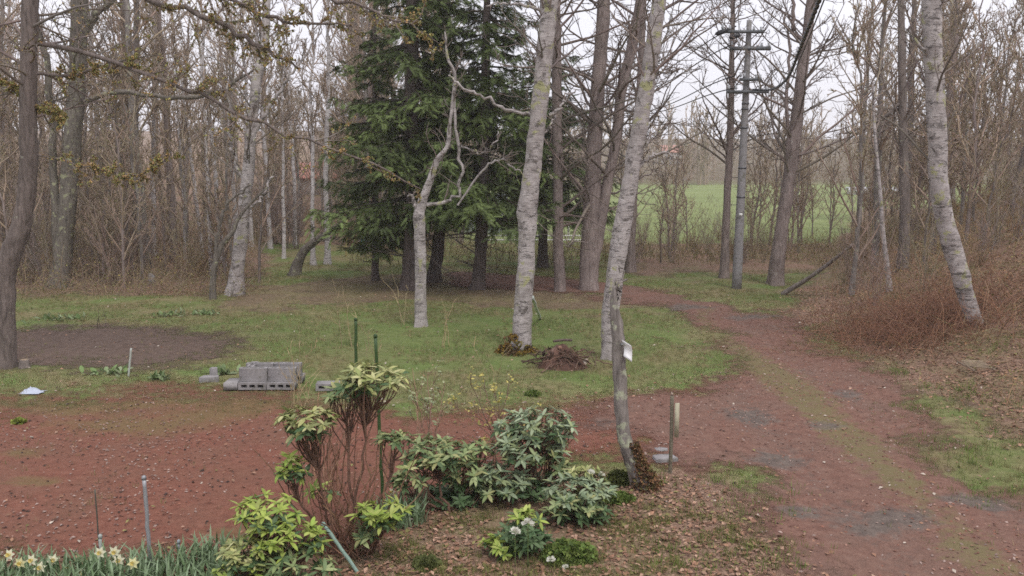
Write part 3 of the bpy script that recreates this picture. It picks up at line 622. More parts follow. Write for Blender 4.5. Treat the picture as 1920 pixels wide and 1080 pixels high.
# ------------------------------------------------------------------ woodland: prototypes, then copies
def proto_tree(seed, Ht, r0, mat, lean=0.06, k=8, **kw):
    rg = np.random.default_rng(seed); n = 22; s = np.linspace(0, 1, n)
    P = np.zeros((n, 3)); P[:, 2] = s * Ht - 0.15; wv = np.cumsum(rg.normal(size=(n, 2)) * lean, 0); P[:, :2] = wv * s[:, None]
    R = r0 * (1 - s) ** 0.8 + 0.006
    tm = trunk_geo(P, R, rg, k, 0.45, 0.06, 0.25); g = Geo(); kw.setdefault('base', TW); buds = kw.pop('buds', None); cs = crown_geo(g, P, R, rg, **kw)
    if buds: tufts(g, cs[2], buds[0], rg, buds[1], buds[2])
    def me(q, m, nm, uc): 
        V = np.concatenate(q.V); gs = ([np.concatenate(q.Q)] if q.Q else []) + ([np.concatenate(q.T)] if q.T else [])
        return mesh(nm, V, gs, np.concatenate(q.C) if uc else None, mat=m)
    return me(tm, mat, 'trunk', False), me(g, M['twig'], 'crown', True)
def proto_shrub(seed, Ht, stems, spread, base, buds=None, r0=0.0075, sec=6, ter=4):
    rg = np.random.default_rng(seed); n = 8; s = np.linspace(0, 1, n); a = rg.uniform(0, 6.28, stems); L = Ht * rg.uniform(0.5, 1.1, stems)
    P = np.zeros((stems, n, 3)); rad = spread * rg.uniform(0.2, 1, stems)
    P[:, :, 0] = np.cos(a)[:, None] * (0.08 + rad[:, None] * s ** 1.3) ; P[:, :, 1] = np.sin(a)[:, None] * (0.08 + rad[:, None] * s ** 1.3); P[:, :, 2] = L[:, None] * s - 0.05
    P[:, 1:] += np.cumsum(rg.normal(size=(stems, n - 1, 3)), 1) * 0.035 * Ht / 2.5
    R = np.repeat((r0 * (1 - s) + 0.004)[None], stems, 0)
    st = Geo().tubes(P, R, 4, twig_cols(stems, rg, base)); g = Geo()
    c2, r2 = spawn(P, R, sec, 0.15, 1.0, 0.6, 0.4, 5, rg, 0.2, 0.02, 0.2, 0.6, 0.0032, 0, 0.4); g.tubes(c2, r2, 3, twig_cols(len(c2), rg, base))
    c3, r3 = spawn(c2, r2, ter, 0.1, 1.0, 0.7, 0.55, 4, rg, 0.15, 0.02, 0.2, 0.6, 0.0028, 0, 0.4); g.tubes(c3, r3, 3, twig_cols(len(c3), rg, base))
    if buds: tufts(g, c3, buds[0], rg, buds[1], buds[2])
    def me(q, nm):
        gs = ([np.concatenate(q.Q)] if q.Q else []) + ([np.concatenate(q.T)] if q.T else [])
        return mesh(nm, np.concatenate(q.V), gs, np.concatenate(q.C), mat=M['twig'])
    return me(st, 'stems'), me(g, 'twigs')
OLIVE = [(0.24, 0.22, 0.075), (0.29, 0.23, 0.09), (0.20, 0.20, 0.075)]
TALL = [proto_tree(300 + i, 11 + i * 0.6, 0.10 + 0.018 * i, M[['bark_lichen', 'bark_dark', 'bark_lichen', 'bark_red', 'bark_dark'][i]], 0.05, prim=26, t0=0.28, t1=0.97, ang=0.8, ln=0.30, up=0.25, sec=8, ter=6, rmin=0.006, flat=0.1) for i in range(5)]
SAPL = [proto_tree(320 + i, 4.5 + i * 0.7, 0.028 + 0.006 * i, M[['bark_dark', 'bark_red', 'bark_lichen', 'bark_dark'][i]], 0.07, 6, prim=22, t0=0.12, t1=0.97, ang=0.65, ln=0.34, up=0.3, sec=7, ter=5, rmin=0.0045, flat=0, buds=(1, 0.02, OLIVE)) for i in range(4)]
BIRF = [proto_tree(340 + i, 10.5, 0.085, M['birch_far'], 0.05, prim=22, t0=0.4, t1=0.97, ang=0.7, ln=0.25, up=0.2, sec=7, ter=6, rmin=0.006, flat=0) for i in range(2)]
SHRB = [proto_shrub(360 + i, [2.2, 3.0, 1.6, 2.6][i], [12, 10, 16, 12][i], [0.9, 1.0, 0.8, 1.2][i], np.array([(0.30, 0.22, 0.18), (0.27, 0.215, 0.195), (0.33, 0.22, 0.15), (0.28, 0.235, 0.16)][i]), (2, 0.022, OLIVE) if i in (2, 3) else None) for i in range(4)]
def whereabouts(x, y, side):
    px = 960 + F * x / y
    if side == 'left':
        a = 'beyond the left-edge trunk' if px < 90 else 'beyond the twin-stemmed tree' if px < 230 else 'between twin-stemmed and pale grey tree' if px < 400 else 'behind the pale grey tree' if px < 520 else 'behind the short leaning trunk' if px < 640 else 'behind the spruces'
        d = ' at the wood edge' if y < 25 else ' further in' if y < 36 else ' far back'
    elif side == 'field':
        a = 'behind the leaning pale birch' if px < 1230 else 'between pale birch and utility pole' if px < 1350 else 'around the utility pole' if px < 1430 else 'around the tan leaning trunk' if px < 1540 else 'in the gap before the bank wood'
        d = ' at the drive side' if y < 31 else ' at the field side' if y < 38 else ' out in the field'
    else:
        a = 'near the tan leaning trunk' if px < 1540 else 'left of the bank birch' if px < 1740 else 'right of the bank birch' if px < 1860 else 'at the right picture edge'
        d = ' low on the bank' if y < 19 else ' behind the bank' if y < 28 else ' far back'
    return a + d
def put(kind, protos, x, y, rg, label, cat, group, smin=0.8, smax=1.25, idx=None):
    if label[-1] == '|': label = label[:-1] + ' ' + whereabouts(x, y, 'field' if 'field' in group else 'left' if x < 2 else 'right'); group = group + ', ' + label.split(' ', 3)[3]
    i = rg.integers(len(protos)) if idx is None else idx
    a, c = protos[i]; t = thing(kind, (x, y, float(H(x, y))), label, cat, group); s = rg.uniform(smin, smax)
    t.scale = (s, s, s); t.rotation_euler = (rg.normal() * 0.03, rg.normal() * 0.03, rg.uniform(0, 6.28))
    ob(a.name.split('.')[0], a, t); o2 = ob(c.name.split('.')[0], c, t)
    if o2.name.startswith('twigs'): o2['kind'] = 'stuff'
    return t
rg = np.random.default_rng(77)
def clear(x, y):
    """keep the drive free"""
    return float(samp(sd_d, x, y)) < -0.8
def wood(n, pxa, pxb, ya, yb, fn, power=1.0):
    k = 0
    while k < n:
        Y = ya + (yb - ya) * rg.random() ** power; px = rg.uniform(pxa, pxb); x = (px - 960) / F * Y
        if fn(x, Y) and clear(x, Y): yield x, Y; k += 1
openc = lambda x, y: not (960 + F * x / y > 505 and y < 29.5)
leftfn = lambda x, y: openc(x, y) and y > 21.5 + 0.25 * max(0, x + 6) and not (x > -2.5 and y > 36)
for x, y in wood(34, -120, 880, 24, 66, leftfn, 1.2): put('bare_tree', TALL, x, y, rg, 'tall bare tree|', 'tree', 'tall bare trees of the left wood')
for x, y in wood(80, -120, 860, 22, 56, leftfn, 1.3): put('bare_sapling', SAPL, x, y, rg, 'thin young tree|', 'tree', 'young bare trees of the left wood')
for x, y in wood(34, 480, 900, 30, 46, lambda x, y: x < -1.5): put('bare_sapling', SAPL, x, y, rg, 'thin young tree|', 'tree', 'young bare trees of the left wood')
for x, y in wood(26, 490, 880, 29, 38, lambda x, y: x < -2.2): put('bare_shrub', SHRB, x, y, rg, 'twiggy bare shrub|', 'shrub', 'bare shrubs of the left wood', 0.6, 1.1)
for x, y in wood(9, 490, 880, 30, 50, lambda x, y: x < -2): put('bare_tree', TALL, x, y, rg, 'tall bare tree|', 'tree', 'tall bare trees of the left wood')
for px, py in [(377, 470), (392, 470), (345, 470), (440, 468), (612, 466), (200, 470), (60, 470), (470, 470), (505, 470), (530, 465), (552, 470), (415, 465), (285, 470), (585, 470)]:
    Y = 26 + rg.uniform(-2, 5); put('slim_birch', BIRF, (px - 960) / F * Y, Y, rg, 'slim white birch|', 'tree', 'slim birches of the left wood', 0.7, 1.0)
for x, y in wood(64, -100, 700, 22.5, 38, lambda x, y: openc(x, y) and x < -3.2 and y > 20.8 + 0.2 * max(0, x + 8), 1.4): put('bare_shrub', SHRB, x, y, rg, 'twiggy bare shrub|', 'shrub', 'bare shrubs of the left wood', 0.6, 1.05)
rightfn = lambda x, y: x > float(xedge(y)) + 1.2
for x, y in wood(23, 1480, 2060, 22, 56, lambda x, y: rightfn(x, y) and x > 7, 1.2): put('bare_tree', TALL, x, y, rg, 'tall bare tree|', 'tree', 'tall bare trees of the right wood')
for x, y in wood(52, 1440, 2060, 19, 50, rightfn, 1.2): put('bare_sapling', SAPL, x, y, rg, 'thin young tree|', 'tree', 'young bare trees of the right wood')
for x, y in wood(40, 1420, 2060, 17, 36, rightfn, 1.3): put('bare_shrub', SHRB, x, y, rg, 'twiggy brown shrub|', 'shrub', 'bare shrubs of the right bank', 0.4, 0.75)
for x, y in wood(13, 1090, 1520, 26, 38, lambda x, y: True): put('bare_sapling', SAPL, x, y, rg, 'thin bare sapling|', 'tree', 'young trees before the field', 0.6, 1.0)
for x, y in wood(22, 1400, 1760, 30, 48, lambda x, y: True): put('bare_sapling', SAPL, x, y, rg, 'thin bare sapling|', 'tree', 'young trees before the field', 0.6, 1.0)
for x, y in wood(30, 1090, 1520, 27.5, 36, lambda x, y: True): put('bare_shrub', SHRB, x, y, rg, 'low twiggy shrub|', 'shrub', 'shrubs before the field', 0.4, 0.7)
# far wood beyond the field: one mass
g = Geo(); rf = np.random.default_rng(88); n = 135
fx = rf.uniform(-4, 86, n); fy = 114 + 45 * rf.random(n) ** 1.3
for x, y in zip(fx, fy):
    Ht = rf.uniform(6.5, 11.5); s = np.linspace(0, 1, 6); P = np.zeros((6, 3)); P[:, 0] = x + rf.normal() * 0.4 * s; P[:, 1] = y; P[:, 2] = float(H(x, y)) + s * Ht; R = 0.13 * (1 - s) + 0.02
    g.tubes(P[None], R[None], 4, TW); crown_geo(g, P, R, rf, prim=9, t0=0.05, t1=0.95, ang=0.7, ln=0.45, up=0.2, sec=4, ter=2, rmin=0.035, flat=0)
tag(g.build('far_wood', M['twig']), 'grey line of bare trees beyond the green field', 'wood', kind='stuff')
# undergrowth of thin stems, brambles and dead grass at the wood edges
def stems(name, label, n, zone_fn, hmin, hmax, cols, seed, xr, yr, droop=0.0, rad=0.004, cat='undergrowth', nseg=4, buds=0, budcol=OLIVE, power=1.0, lean=0.35):
    r_ = np.random.default_rng(seed); X = r_.uniform(*xr, n * 8); Yv = yr[0] + (yr[1] - yr[0]) * r_.random(n * 8) ** power; keep = r_.random(n * 8) < zone_fn(X, Yv); X, Yv = X[keep][:n], Yv[keep][:n]; m = len(X)
    h = r_.uniform(hmin, hmax, m) * (0.5 + fbm(X, Yv, 0.6, 2, seed)); d = r_.normal(size=(m, 3)) * lean; d[:, 2] = 1; d = norm(d); pts = [np.stack([X, Yv, H(X, Yv) - 0.02], 1)]
    for k in range(nseg - 1):
        d = d + r_.normal(size=d.shape) * 0.22; d[:, 2] -= droop * (k + 1) / nseg; d = norm(d); pts.append(pts[-1] + d * (h / (nseg - 1))[:, None])
    P = np.stack(pts, 1); R = rad * np.linspace(1, 0.45, nseg)[None] * r_.uniform(0.7, 1.3, (m, 1)); C = np.array(cols)[r_.integers(0, len(cols), m)] * r_.uniform(0.7, 1.3, (m, 1))
    g = Geo().tubes(P, R, 3, C)
    if buds: tufts(g, P, buds, r_, 0.03, budcol)
    return tag(g.build(name, M['dry']), label, cat, kind='stuff')
BR = [(0.29, 0.19, 0.14), (0.25, 0.185, 0.15), (0.34, 0.24, 0.15), (0.25, 0.21, 0.12)]
stems('undergrowth', 'tangle of brown stems and sprouting twigs along the left wood edge', 7500, lambda X, Y: ss((Y - 20.2 + (fbm(X, Y, .7, 3) - .5) * 2) / 1.2) * ss((510 - 960 - F * X / Y) / 60) * 1.0, 0.3, 1.25, BR, 401, (-22, 0), (19.5, 34), 0.2, 0.005, buds=2, power=1.3, lean=0.7)
stems('undergrowth', 'thicket of brown stems and dead bracken on the right bank', 12000, lambda X, Y: ss((X - xedge(Y) - 0.2 + (fbm(X, Y, .7, 3) - .5) * 2.4) / 3.0), 0.2, 0.85, [(0.34, 0.21, 0.12), (0.29, 0.19, 0.12), (0.42, 0.30, 0.18), (0.26, 0.22, 0.11)], 402, (5.5, 20), (9.5, 32), 0.35, 0.005, buds=1, budcol=[(0.30, 0.175, 0.09), (0.24, 0.21, 0.07), (0.34, 0.20, 0.11)], power=1.2, lean=0.7)
stems('undergrowth', 'brown stems and weeds fringing the green field behind the driveway', 3500, lambda X, Y: ss((Y - 26 + (fbm(X, Y, .7, 3) - .5) * 3) / 1.5) * (1 - ss((Y - 31) / 3)) * (samp(sd_d, X, Y) < -0.6), 0.2, 0.9, BR + [(0.2, 0.19, 0.07)], 403, (-5, 15), (23, 34), 0.1, 0.006, buds=3)
c0 = gp(1730, 615)
stems('bramble_pile', 'low heap of red-brown dead bramble below the bank birch', 2200, lambda X, Y: np.exp(-(((X - c0[0]) / 1.2) ** 2 + ((Y - c0[1]) / 1.1) ** 2)), 0.5, 1.2, [(0.25, 0.125, 0.08), (0.20, 0.105, 0.075), (0.30, 0.165, 0.10)], 404, (c0[0] - 2.5, c0[0] + 2.5), (c0[1] - 2.5, c0[1] + 2.5), 0.6, 0.004, cat='bramble', lean=0.8)
# ------------------------------------------------------------------ lawn grass, leaf litter, debris
BL = np.array([[0, -0.05, 0], [0, 0.05, 0], [0.25, 0.0, 1.0], [0.02, 0.2, 0], [0.0, 0.28, 0], [-0.3, 0.35, 0.8], [-0.1, -0.2, 0], [-0.1, -0.28, 0], [-0.35, -0.4, 0.7]]); BLF = np.array([[0, 1, 2], [3, 4, 5], [6, 7, 8]])
def field_of(name, label, cat, n, dens, xr, yr, tv, tf, size, cols, seed, mat, flat=False, power=1.0, dz=0.0, wts=None):
    r_ = np.random.default_rng(seed); X = r_.uniform(*xr, n * 6); Yv = yr[0] + (yr[1] - yr[0]) * r_.random(n * 6) ** power
    keep = r_.random(n * 6) < dens(X, Yv); X, Yv = X[keep][:n], Yv[keep][:n]; m = len(X); pos = np.stack([X, Yv, H(X, Yv) + dz], 1)
    a = r_.uniform(0, 6.28, m); A = np.stack([np.cos(a), np.sin(a), r_.normal(size=m) * (0.25 if flat else 0.0)], 1); N = np.array([0, 0, 1.0]) + r_.normal(size=(m, 3)) * (0.3 if flat else 0.15)
    if callable(cols): C = cols(X, Yv, r_)
    else: C = np.array(cols)[r_.choice(len(cols), m, p=wts)] * r_.uniform(0.7, 1.3, (m, 1))
    V, T, cc = scatter(tv, tf, pos, A, N, size * r_.uniform(0.55, 1.35, m), C); gq = Geo()
    gq.add(V, Q=T if tf.shape[1] == 4 else None, T=T if tf.shape[1] == 3 else None, col=cc)
    return tag(gq.build(name, mat, smooth=False), label, cat, kind='stuff')
def grass_col(X, Y, r_):
    t = np.clip(fbm(X, Y, 0.5, 3, 31) * 1.3 - 0.25 + samp(lawncore, X, Y) * 0.5, 0, 1)[:, None]; dead = (r_.random(len(X)) < 0.34)[:, None]
    c = np.array([0.20, 0.175, 0.075]) * (1 - t) + np.array([0.125, 0.165, 0.05]) * t
    return np.where(dead, np.array([0.33, 0.25, 0.145]), c) * r_.uniform(0.7, 1.35, (len(X), 1))
field_of('lawn_grass', 'short tufted grass covering the lawn', 'grass', 46000, lambda X, Y: np.clip(samp(grass, X, Y) - samp(m_yard, X, Y) * 0.93 - samp(m_drive, X, Y) * 0.97 - samp(m_bed, X, Y) * 0.9, 0, 1) * (fbm(X, Y, 1.3, 3, 41) > 0.38), (-12, 12), (7, 27), BL, BLF, 0.065, grass_col, 411, M['grassblade'], power=1.2)
LF = np.array([[0, 0, 0], [0.45, 0.3, 0.12], [1, 0, 0.02], [0.45, -0.3, 0.1]]); LFF = np.array([[0, 2, 1], [0, 3, 2]])
LC = [(0.28, 0.155, 0.10), (0.31, 0.185, 0.125), (0.24, 0.13, 0.085), (0.36, 0.23, 0.165), (0.19, 0.105, 0.07), (0.20, 0.18, 0.07)]
field_of('leaf_litter', 'brown fallen leaves over the beds, bank and wood edges', 'leaf litter', 50000, lambda X, Y: np.clip(samp(litter, X, Y) - samp(m_drive, X, Y) * 0.9 - samp(m_yard, X, Y) * 0.9, 0, 1) * np.clip(fbm(X, Y, 0.9, 3, 51) * 2.4 - 0.5, 0.05, 1), (-9, 12), (5.7, 22), LF, LFF, 0.047, LC, 412, M['dry'], True, 1.5, 0.012)
field_of('scattered_leaves', 'sparse dead leaves blown over lawn, yard and driveway', 'leaves', 2600, lambda X, Y: 0.3 + 0 * X, (-10, 8), (6.2, 21), LF, LFF, 0.047, LC + [(0.42, 0.36, 0.3)], 413, M['dry'], True, 1.3, 0.022)
CN = norm(np.array([[1, 0, 0.2], [-1, 0, 0.2], [0, 1, 0.2], [0, -1, 0.2], [0, 0, 0.9], [0.6, 0.6, 0.5]])) * np.array([0.5, 0.3, 0.35]); CNF = np.array([[0, 2, 4], [2, 1, 4], [1, 3, 4], [3, 0, 4]])
field_of('fallen_cones', 'small dark cones scattered over the red yard', 'cones', 520, lambda X, Y: np.clip(samp(m_yard, X, Y), 0, 1) * 0.8 + 0.08, (-9, 4), (6.5, 15), CN, CNF, 0.042, [(0.05, 0.032, 0.028), (0.08, 0.05, 0.04)], 414, M['dry'], True, 1.2, 0.008)
field_of('pebbles', 'small stones and crumbs of cinder on drive and yard', 'pebbles', 7000, lambda X, Y: np.clip(np.maximum(samp(m_drive, X, Y), samp(m_yard, X, Y)), 0, 1) * np.clip(fbm(X, Y, 0.8, 3, 61) * 2.2 - 0.5, 0.04, 1), (-9, 6), (6.2, 19), CN, CNF, 0.034, [(0.22, 0.10, 0.07), (0.26, 0.15, 0.115), (0.15, 0.08, 0.065), (0.30, 0.22, 0.19)], 417, M['dry'], True, 1.3, 0.012)
def weed_col(X, Y, r_): return np.array([0.15, 0.22, 0.05]) * r_.uniform(0.6, 1.4, (len(X), 1))
wp = [gp(*q)[:2] for q in [(1400, 960), (1350, 905), (1320, 1040), (1250, 1050), (1430, 930), (1820, 860), (1870, 900), (1560, 610), (1570, 625), (1720, 770), (1780, 830), (1870, 650), (1840, 930), (1890, 640), (1760, 730), (1810, 740), (1690, 700), (1880, 760), (1900, 820), (1640, 640), (1300, 905), (1480, 1060)]]
field_of('grass_patches', 'bright green grass patches beside the driveway', 'grass', 6500, lambda X, Y: np.clip(sum(np.exp(-(((X - q[0]) / 0.32) ** 2 + ((Y - q[1]) / 0.3) ** 2)) for q in wp), 0, 1) * (fbm(X, Y, 5, 2, 3) > 0.4), (1.0, 10), (6, 20), BL, BLF, 0.075, weed_col, 415, M['grassblade'])

# ------------------------------------------------------------------ foreground shrubs
ns_ = 4; lv, lf = [], []
for j in range(ns_ + 1):
    s_ = j / ns_; wd = 0.16 * math.sin(math.pi * min(1, 0.08 + s_ * 0.9)) ** 0.7 * (1 if j < ns_ else 0.25); zc = 0.10 * s_ - 0.30 * s_ * s_
    lv += [[s_, -wd, zc + 0.03], [s_, 0, zc - 0.01], [s_, wd, zc + 0.03]]
for j in range(ns_):
    a0 = j * 3; lf += [[a0, a0 + 3, a0 + 4, a0 + 1], [a0 + 1, a0 + 4, a0 + 5, a0 + 2]]
LEAF = np.array(lv); LEAFF = np.array(lf)
leafmeshes = {}
def leafmesh(col):
    key = tuple(np.round(col, 2))
    if key not in leafmeshes: leafmeshes[key] = mesh('leaf', LEAF, LEAFF, np.tile(np.array(key), (len(LEAF), 1)), mat=M['leaf'])
    return leafmeshes[key]
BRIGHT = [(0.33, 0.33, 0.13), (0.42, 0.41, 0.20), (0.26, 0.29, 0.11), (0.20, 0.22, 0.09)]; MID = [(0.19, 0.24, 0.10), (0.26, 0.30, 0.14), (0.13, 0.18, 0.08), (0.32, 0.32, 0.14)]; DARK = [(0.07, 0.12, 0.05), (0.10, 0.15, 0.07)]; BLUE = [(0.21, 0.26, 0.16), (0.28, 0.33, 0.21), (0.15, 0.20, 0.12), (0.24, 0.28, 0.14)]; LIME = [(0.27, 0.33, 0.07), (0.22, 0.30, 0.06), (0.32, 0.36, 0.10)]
def rhodo(name, label, bpx, blobs, seed, size=0.105, nobj=26, stemcol=(0.15, 0.085, 0.06), extra=0, cat='shrub'):
    """blobs: (px, py, rx_px, ry_px, rosettes, palette, dY)"""
    r_ = np.random.default_rng(seed); size *= 0.98; base = gp(*bpx); Yb_ = base[1]; t = thing(name, base, label, cat)
    ros = []; gs = Geo()
    for (px, py, rx, ry, n, pal, dY) in blobs:
        c = at(px, py, Yb_ + dY); sx = rx * Yb_ / F; sz = ry * Yb_ / F
        j0 = base + np.array([r_.normal() * 0.06, r_.normal() * 0.06, -0.03]); fork = c - np.array([0, 0, sz * 0.9 + 0.05])
        mid = (j0 + fork) / 2 + np.array([(fork - j0)[0] * 0.15, r_.normal() * 0.05, 0.0]); LP = catmull([j0, mid, fork], 12); LP[1:-1] += r_.normal(size=(10, 3)) * 0.012
        gs.tube(LP, np.linspace(0.015, 0.008, 12), 6, np.array(stemcol))
        for k in range(int(n * 2.5)):
            d = norm(r_.normal(size=3)) * r_.uniform(0.35, 1.0) ** 0.5; d[2] = d[2] * 0.85 + 0.1
            q = c + d * np.array([sx, sx * 0.85, sz]) * 1.12; u = r_.uniform(0.78, 1.0); st = LP[int(u * 11)]
            if q[2] < float(H(q[0], q[1])) + 0.03: q[2] = float(H(q[0], q[1])) + 0.05
            mp = (st + q) / 2 + np.array([0, 0, -0.02]) + r_.normal(size=3) * 0.03
            gs.tube(catmull([st, mp, q], 6), np.linspace(0.006, 0.0035, 6), 4, np.array(stemcol) * r_.uniform(0.8, 1.3), cap=False)
            ros.append((q, d, pal))
    gs.build('stems', M['wood'], t, base)
    if extra:
        ge = Geo(); a = r_.uniform(0, 6.28, extra); P0 = base + np.stack([np.cos(a) * 0.25, np.sin(a) * 0.2, np.zeros(extra)], 1) * r_.uniform(0.2, 1, (extra, 1)); h = r_.uniform(0.35, 1.05, extra); s8 = np.linspace(0, 1, 7)
        P = P0[:, None] + s8[None, :, None] * np.stack([r_.normal(size=extra) * 0.22, r_.normal(size=extra) * 0.2, h], 1)[:, None]; P[:, 1:] += r_.normal(size=(extra, 6, 3)) * 0.018
        ge.tubes(P, np.repeat(np.linspace(0.007, 0.0035, 7)[None], extra, 0), 4, twig_cols(extra, r_, np.array([0.25, 0.14, 0.09]))); tag(ge.build('bare_stems', M['wood'], t, base), kind='stuff')
    order = np.argsort([q[1] - 0.3 * q[2] for q, _, _ in ros]); pos, A, N, S, C = [], [], [], [], []; nleaf = 0
    for rank, ix in enumerate(order):
        q, d, pal = ros[ix]; nl = r_.integers(7, 11); a0 = r_.uniform(0, 6.28); axis_ = norm(d * 0.5 + np.array([0, 0, 1.0]) + r_.normal(size=3) * 0.2)
        e1 = norm(np.cross(axis_, [0.3, 1, 0.1])); e2 = np.cross(axis_, e1)
        for k in range(nl):
            a = a0 + k * 2.4; el = r_.uniform(-0.25, 0.75); dr_ = norm((e1 * math.cos(a) + e2 * math.sin(a)) * math.cos(el) + axis_ * math.sin(el)); nn = norm(axis_ - dr_ * (axis_ @ dr_)); sz_ = size * r_.uniform(0.5, 1.2)
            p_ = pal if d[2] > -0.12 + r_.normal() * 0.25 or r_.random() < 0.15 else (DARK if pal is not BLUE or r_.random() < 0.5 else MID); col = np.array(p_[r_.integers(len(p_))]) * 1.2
            if rank < nobj * 1.2 and nleaf < 295:
                B_ = np.cross(nn, dr_); m4 = Matrix(((*(dr_ * sz_)[:1], B_[0] * sz_, nn[0] * sz_, q[0] - base[0]), (dr_[1] * sz_, B_[1] * sz_, nn[1] * sz_, q[1] - base[1]), (dr_[2] * sz_, B_[2] * sz_, nn[2] * sz_, q[2] - base[2]), (0, 0, 0, 1)))
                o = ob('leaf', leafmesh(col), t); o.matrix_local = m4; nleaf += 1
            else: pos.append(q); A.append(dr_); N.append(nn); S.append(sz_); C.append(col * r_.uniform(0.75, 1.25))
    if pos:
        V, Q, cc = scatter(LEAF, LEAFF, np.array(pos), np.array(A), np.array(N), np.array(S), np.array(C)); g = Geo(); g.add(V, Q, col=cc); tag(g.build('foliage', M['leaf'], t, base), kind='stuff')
    return t
rhodo('rhododendron', 'tall leggy rhododendron with bare red-brown stems and pale leaf tops', (655, 1035), [(695, 712, 66, 26, 20, BRIGHT, 0.1), (650, 745, 40, 20, 8, MID, 0.15), (578, 795, 48, 32, 15, BRIGHT, -0.1), (548, 880, 26, 24, 7, LIME, -0.1), (715, 965, 42, 24, 11, LIME, -0.2), (745, 825, 36, 14, 6, MID, 0.1), (605, 920, 20, 15, 2, LIME, 0.1), (690, 1000, 25, 14, 3, MID, -0.2)], 501, 0.10, 30, extra=48)
rhodo('rhododendron', 'low dense yellow-green bush at the bottom edge beside the daffodils', (510, 1120), [(500, 960, 60, 28, 16, LIME, 0.1), (540, 1010, 70, 35, 26, LIME, 0.0), (460, 1040, 50, 28, 16, BRIGHT, -0.05), (560, 1060, 70, 30, 18, MID, -0.1), (470, 1075, 60, 25, 14, LIME, -0.1)], 502, 0.085, 30)
rhodo('rhododendron', 'spreading rhododendron left of the blue-green one with light leaf tops', (845, 955), [(820, 850, 62, 22, 22, MID, 0.0), (860, 885, 45, 25, 14, MID, 0.1), (790, 870, 35, 15, 6, BRIGHT, -0.1), (870, 930, 40, 22, 10, DARK, 0.1), (770, 900, 30, 20, 6, MID, -0.1), (900, 850, 30, 18, 7, MID, 0.3), (840, 935, 60, 18, 12, DARK, 0.2)], 503, 0.10, 26)
rhodo('rhododendron', 'tallest blue-green rhododendron in the middle of the bed', (985, 935), [(1010, 800, 66, 32, 26, BLUE, 0.1), (990, 845, 62, 30, 22, BLUE, 0.0), (940, 905, 55, 32, 20, BLUE, -0.1), (1030, 875, 40, 25, 10, MID, 0.1), (900, 900, 40, 25, 10, MID, 0.0), (980, 920, 60, 25, 14, DARK, 0.1), (1040, 820, 40, 25, 10, BLUE, 0.2), (960, 800, 30, 25, 7, BLUE, 0.2)], 504, 0.10, 28)
rhodo('rhododendron', 'low rounded rhododendron right of the blue-green one', (1085, 972), [(1085, 925, 62, 28, 26, BLUE, 0.0), (1070, 950, 62, 20, 18, MID, -0.1), (1100, 895, 35, 14, 7, BRIGHT, 0.15), (1090, 960, 60, 14, 10, DARK, -0.05)], 505, 0.095, 26)
rhodo('hellebore', 'dark green clump with two white flower heads below the rhododendrons', (975, 1040), [(980, 1005, 48, 28, 20, DARK, 0.0), (940, 1025, 35, 18, 10, LIME, -0.05), (985, 970, 30, 12, 5, LIME, 0.05)], 506, 0.085, 20, (0.1, 0.15, 0.05), cat='plant')
# yellow budding shrub and bare shrubs
def twiggy(name, label, bpx, tops, seed, col, leafc=None, leafn=3, leafs=0.03, r0=0.008, dY=0.0, cat='shrub', sec=5, lens=0.3):
    r_ = np.random.default_rng(seed); base = gp(*bpx); t = thing(name, base, label, cat); P, R = [], []
    for (px, py) in tops:
        e = at(px, py, base[1] + dY + r_.normal() * 0.15); j = base + np.array([r_.normal() * 0.08, r_.normal() * 0.06, -0.03]); c = catmull([j, (j + e) / 2 + np.array([(j - e)[0] * 0.15, r_.normal() * 0.04, 0.05]), e], 9); c[1:] += r_.normal(size=(8, 3)) * 0.012; P.append(c); R.append(np.linspace(r0, r0 * 0.35, 9))
    P = np.array(P); R = np.array(R); Geo().tubes(P, R, 5, twig_cols(len(P), r_, np.array(col))).build('stems', M['wood'], t, base); g = Geo()
    if sec:
        c2, r2 = spawn(P, R, sec, 0.3, 1.0, 0.6, lens, 5, r_, 0.3, 0.0, 0.15, 0.6, 0.003, 0, 0.4); g.tubes(c2, r2, 3, twig_cols(len(c2), r_, np.array(col)))
        if leafc is not None:
            E = np.concatenate([c2[:, -1], c2[:, 3], P[:, -1]]); E = np.repeat(E, leafn, 0); E = E + r_.normal(size=E.shape) * 0.015; cc = np.array(leafc)[r_.integers(0, len(leafc), len(E))] * r_.uniform(0.8, 1.2, (len(E), 1)); A = r_.normal(size=E.shape); A[:, 2] = np.abs(A[:, 2]) * 0.6
            V, Q, c4 = scatter(LEAF * np.array([1, 1.5, 1]), LEAFF, E, A, np.array([0, 0, 1.0]) + r_.normal(size=E.shape) * 0.4, leafs * r_.uniform(0.6, 1.3, len(E)), cc); g.add(V, Q, col=c4)
        tag(g.build('twigs', M['leaf'] if leafc is not None else M['twig'], t, base), kind='stuff')
    return t
YEL = [(0.45, 0.40, 0.10), (0.36, 0.34, 0.10), (0.52, 0.45, 0.14)]
twiggy('azalea', 'thin upright shrub with small yellow new leaves behind the rhododendrons', (945, 880), [(880, 720), (905, 715), (930, 730), (965, 705), (850, 760), (1000, 765), (890, 770), (955, 800)], 511, (0.17, 0.11, 0.08), YEL, 3, 0.045, dY=0.2)
twiggy('bare_bush', 'clump of straight red-brown stems behind the leggy rhododendron', (610, 930), [(560 + 12 * k, 735 + (k * 37) % 50) for k in range(14)], 512, (0.26, 0.15, 0.10), dY=0.2, sec=4)
twiggy('bare_bush', 'clump of thin upright stems with pale buds right of the leggy rhododendron', (800, 860), [(760, 700), (775, 690), (790, 720), (805, 700), (820, 690), (835, 715), (770, 740), (812, 735), (845, 740)], 513, (0.25, 0.16, 0.11), [(0.28, 0.33, 0.18), (0.34, 0.36, 0.2)], 2, 0.05, dY=0.4, sec=3)
